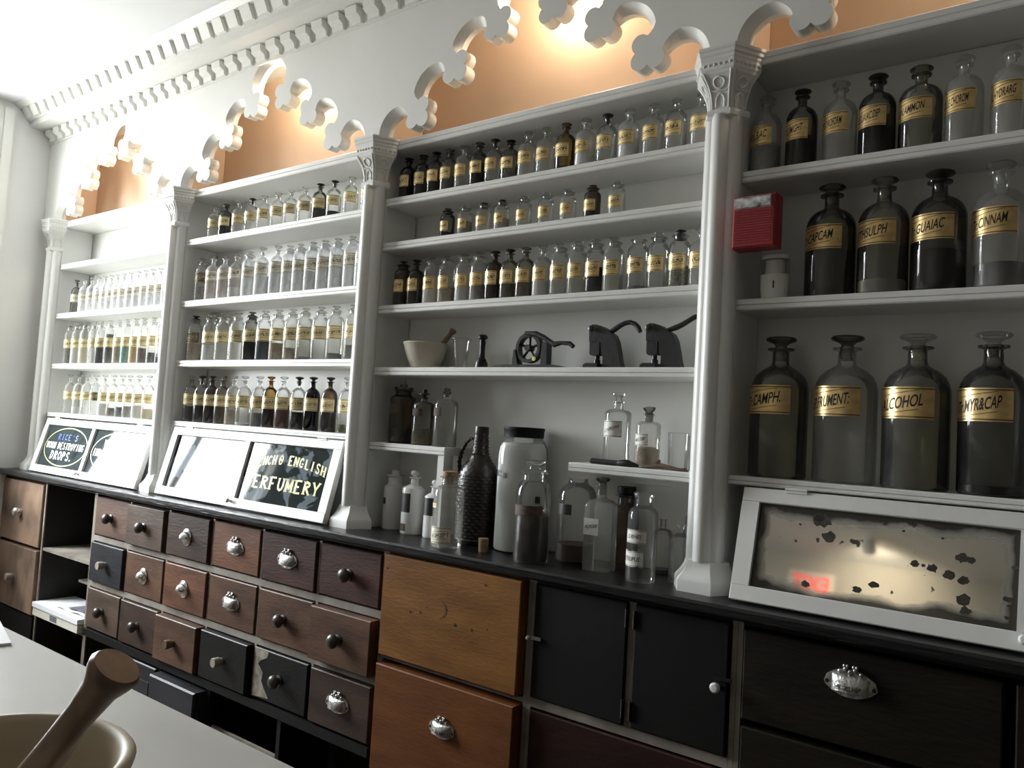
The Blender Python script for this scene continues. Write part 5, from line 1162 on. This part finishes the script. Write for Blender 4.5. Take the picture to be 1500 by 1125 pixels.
P = on_z(860, 668, Z + 0.008); Q = on_z(925, 677, Z + 0.008)
t = thing('black_tool', (-1.165, 0.022, Z + 0.0075), 'black tubular tool lying on edge of short shelf', 'tool')
b = MB(); b.tube([(0, 0, 0.001), (0.085, 0, 0)], 0.0075, 12); b.build('barrel', IRON, t); b = MB(); b.tube([(0.0855, 0, 0), (0.100, 0, 0.001), (0.112, 0.001, 0.002), (0.128, 0.0, 0), (0.148, 0, -0.003)], [0.007, 0.010, 0.011, 0.008, 0.003], 10); b.build('clamp_head', IRON, t)
t = thing('dried_root', (-1.005, 0.018, Z + 0.003), 'brown dried root lying along edge of short shelf', 'root')
b = MB(); b.tube([(0, 0, 0.001), (0.03, 0, 0.004), (0.055, 0.002, 0.007), (0.085, 0, 0.004), (0.11, -0.002, 0.001), (0.135, 0, 0)], [0.003, 0.006, 0.008, 0.006, 0.004, 0.003], 8); b.build('main_root', BROWNK, t); b = MB(); b.tube([(0.04, 0.0, 0.006), (0.048, 0.004, 0.018), (0.052, 0.006, 0.022)], [0.004, 0.005, 0.003], 8); b.build('stub', BROWNK, t)

# ------------------------------------------------------------------ alarm and plug-in unit on the column
t = thing('fire_alarm', (-0.692, -0.012, 1.782), 'red fire alarm sounder with clear strobe on the column', 'alarm')
box('housing', -0.055, 0.050, -0.052, 0, 0, 0.128, REDP, t, bev=0.004)
for i in range(13): box('louvre', -0.046, 0.040, -0.0535, -0.0518, 0.012 + i * 0.0062, 0.0152 + i * 0.0062, REDP, t)
b = MB(); b.prism([(-0.0515, 0.094), (-0.058, 0.097), (-0.062, 0.104), (-0.062, 0.118), (-0.0515, 0.125)], -0.048, 0.040, 'x'); b.build('strobe_lens', CLEARP, t)
t = thing('air_freshener', (-0.672, 0.040, 1.6685), 'white plastic dispenser with clear window standing below alarm', 'dispenser')
b = MB(); b.lathe([(0, 0), (0.031, 0), (0.033, 0.004), (0.036, 0.03), (0.036, 0.062), (0, 0.062)], 24, sy=0.75); b.build('body', WPLAS, t, angle=50)
b = MB(); b.lathe([(0.035, 0.0625), (0.034, 0.100)], 24, sy=0.75); b.build('window_sleeve', GL['clear'], t, fix=False)
b = MB(); b.lathe([(0, 0.0625), (0.024, 0.0625), (0.024, 0.099), (0, 0.099)], 20, sy=0.75); b.build('cartridge', WPLAS, t, angle=50)
b = MB(); b.lathe([(0, 0.1005), (0.035, 0.1005), (0.034, 0.110), (0, 0.111)], 24, sy=0.75); b.build('cap', WPLAS, t, angle=50)
box('slot', 0.004, 0.007, -0.0282, -0.026, 0.026, 0.044, INK, t)

# ------------------------------------------------------------------ papers in the pigeonhole
t = thing('ledger_box', (-4.214, -0.135, 0.2625), 'flat cream ledger box with small spine label in pigeonhole', 'box')
box('lower_case', 0, 0.470, 0, 0.20, 0, 0.040, BOOKC, t); box('lid_board', -0.004, 0.474, -0.004, 0.20, 0.0402, 0.062, PAPER, t)
box('spine_label', 0.19, 0.26, -0.0012, 0, 0.006, 0.032, GREYPRINT, t)
t = thing('loose_papers', (-4.20, -0.125, 0.3252), 'loose printed white sheet lying on the ledger box', 'paper', rz=0.04)
b = MB(); n = 9; vs = []
for i in range(n):
    for j in range(3): vs.append((0.16 + 0.28 * i / (n - 1), 0.01 + 0.08 * j, 0.0012 + 0.004 * (1 + math.sin(i * 1.3 + j)) ))
b.add(vs, [(i * 3 + j, (i + 1) * 3 + j, (i + 1) * 3 + j + 1, i * 3 + j + 1) for i in range(n - 1) for j in range(2)]); s_ = b.build('sheet', PAPER, t, fix=False)
b = MB(); b.add([(0.24, 0.03, 0.0105), (0.40, 0.03, 0.0105), (0.40, 0.10, 0.0105), (0.27, 0.12, 0.0105)], [(0, 1, 2, 3)]); b.build('print', GREYPRINT, s_, fix=False)

# ------------------------------------------------------------------ marble counter in the foreground
ZC = 0.86
t = thing('marble_counter', (-1.6, -1.5, 0), 'pale marble-topped shop counter facing the drawers', 'counter')
b = MB(); b.prism([(0.28, ZC - 0.026), (0.282, ZC - 0.003), (0.279, ZC), (-0.25, ZC), (-0.25, ZC - 0.026)], -1.6, 1.45, 'x'); b.build('top', MARBLE, t)
box('body', -1.55, 1.40, -0.22, 0.24, 0.08, ZC - 0.0265, BLACKDOOR, t); box('plinth', -1.5, 1.35, -0.19, 0.21, 0.0, 0.0795, DARKIN, t)
MX, MY = -0.76, -1.61
t = thing('large_mortar', (MX, MY, ZC + 0.0005), 'large buff stoneware mortar on the marble counter', 'mortar')
k = 1.115
b = MB(); b.lathe([(r_ * k, h_ * k) for r_, h_ in [(0, 0), (0.062, 0), (0.068, 0.004), (0.080, 0.035), (0.093, 0.075), (0.101, 0.108), (0.105, 0.118), (0.1065, 0.123), (0.104, 0.1265), (0.098, 0.1265), (0.094, 0.121), (0.088, 0.095), (0.075, 0.055), (0.05, 0.028), (0, 0.020)]], 48); b.build('bowl', MORT, t, angle=60)
A = Vector((MX + 0.0, MY - 0.015, ZC + 0.045)); 
B = on_y(172, 975, MY + 0.045); dirp = (B - A).normalized(); Lp = (B - A).length
t = thing('large_pestle', tuple(A), 'dark wooden pestle with flared end leaning in the large mortar', 'pestle')
fr_ = [(0.0, 0.019), (0.03, 0.021), (0.08, 0.020), (0.62, 0.0135), (0.80, 0.0125), (0.90, 0.015), (0.955, 0.020), (0.985, 0.0215), (1.0, 0.019)]
b = MB(); b.tube([tuple(dirp * (Lp * f_)) for f_, r_ in fr_], [r_ for f_, r_ in fr_], 24); b.build('shaft', PESTW, t, angle=50)
b = MB(); b.tube([tuple(dirp * (-0.022)), tuple(dirp * (-0.012)), tuple(dirp * -0.0005)], [0.010, 0.017, 0.0185], 24); b.build('grinding_end', MORT, t, angle=50)
t = thing('counter_papers', (-1.70, -1.235, ZC + 0.0008), 'white printed sheet at the edge of the marble counter', 'paper', rz=-0.25)
b = MB(); b.box(-0.16, 0.10, -0.20, 0.0, 0, 0.004); s_ = b.build('sheet', PAPER, t); b = MB(); b.box(-0.12, 0.06, -0.16, -0.04, 0.0041, 0.0044); b.build('print', GREYPRINT, s_)

# ------------------------------------------------------------------ lit exit sign on the wall behind, seen in the old mirror
t = thing('exit_sign', (-1.84, RY + 0.002, 2.56), 'red illuminated EXIT sign on the wall opposite the shelves', 'sign')
box('case', -0.17, 0.17, 0, 0.05, 0, 0.19, WPLAS, t)
v, f = text_geo('EXIT', 0.17, 0.0, 0.02, 0.28); b = MB(); b.add([(-x, 0.0505, 0.095 + y) for x, y in v], f); b.build('lettering', REDEXIT, t, fix=False)

# ------------------------------------------------------------------ ceiling spot that washes the wall behind
t = thing('ceiling_spot', (-1.35, -3.85, 2.80), 'white cylinder ceiling spot aimed at the wall opposite the shelves', 'lamp')
b = MB(); b.tube([(0, 0, 0.1045), (0, 0, 0.045)], 0.010, 10); b.build('stem', LAMPW, t)
b = MB(); b.tube([(0, 0.05, 0.055), (0, 0.03, 0.045), (0, -0.07, 0.0)], [0.030, 0.045, 0.045], 20); b.build('housing', LAMPW, t)
b = MB(); b.tube([(0, -0.0705, -0.0003), (0, -0.0725, -0.0012)], [0.036, 0.030], 20); b.build('bulb', BULB, t)
ld = bpy.data.lights.new('ceiling_spot_light', 'SPOT'); ld.energy = 14; ld.color = (1.0, 0.85, 0.66); ld.spot_size = 2.3; ld.spot_blend = 0.7; ld.shadow_soft_size = 0.03
lo = bpy.data.objects.new('ceiling_spot_light', ld); COL.objects.link(lo); lo.parent = t; lo.location = (0, -0.09, -0.008)
lo.rotation_euler = Vector((0, -0.9, -0.30)).to_track_quat('-Z', 'Y').to_euler()
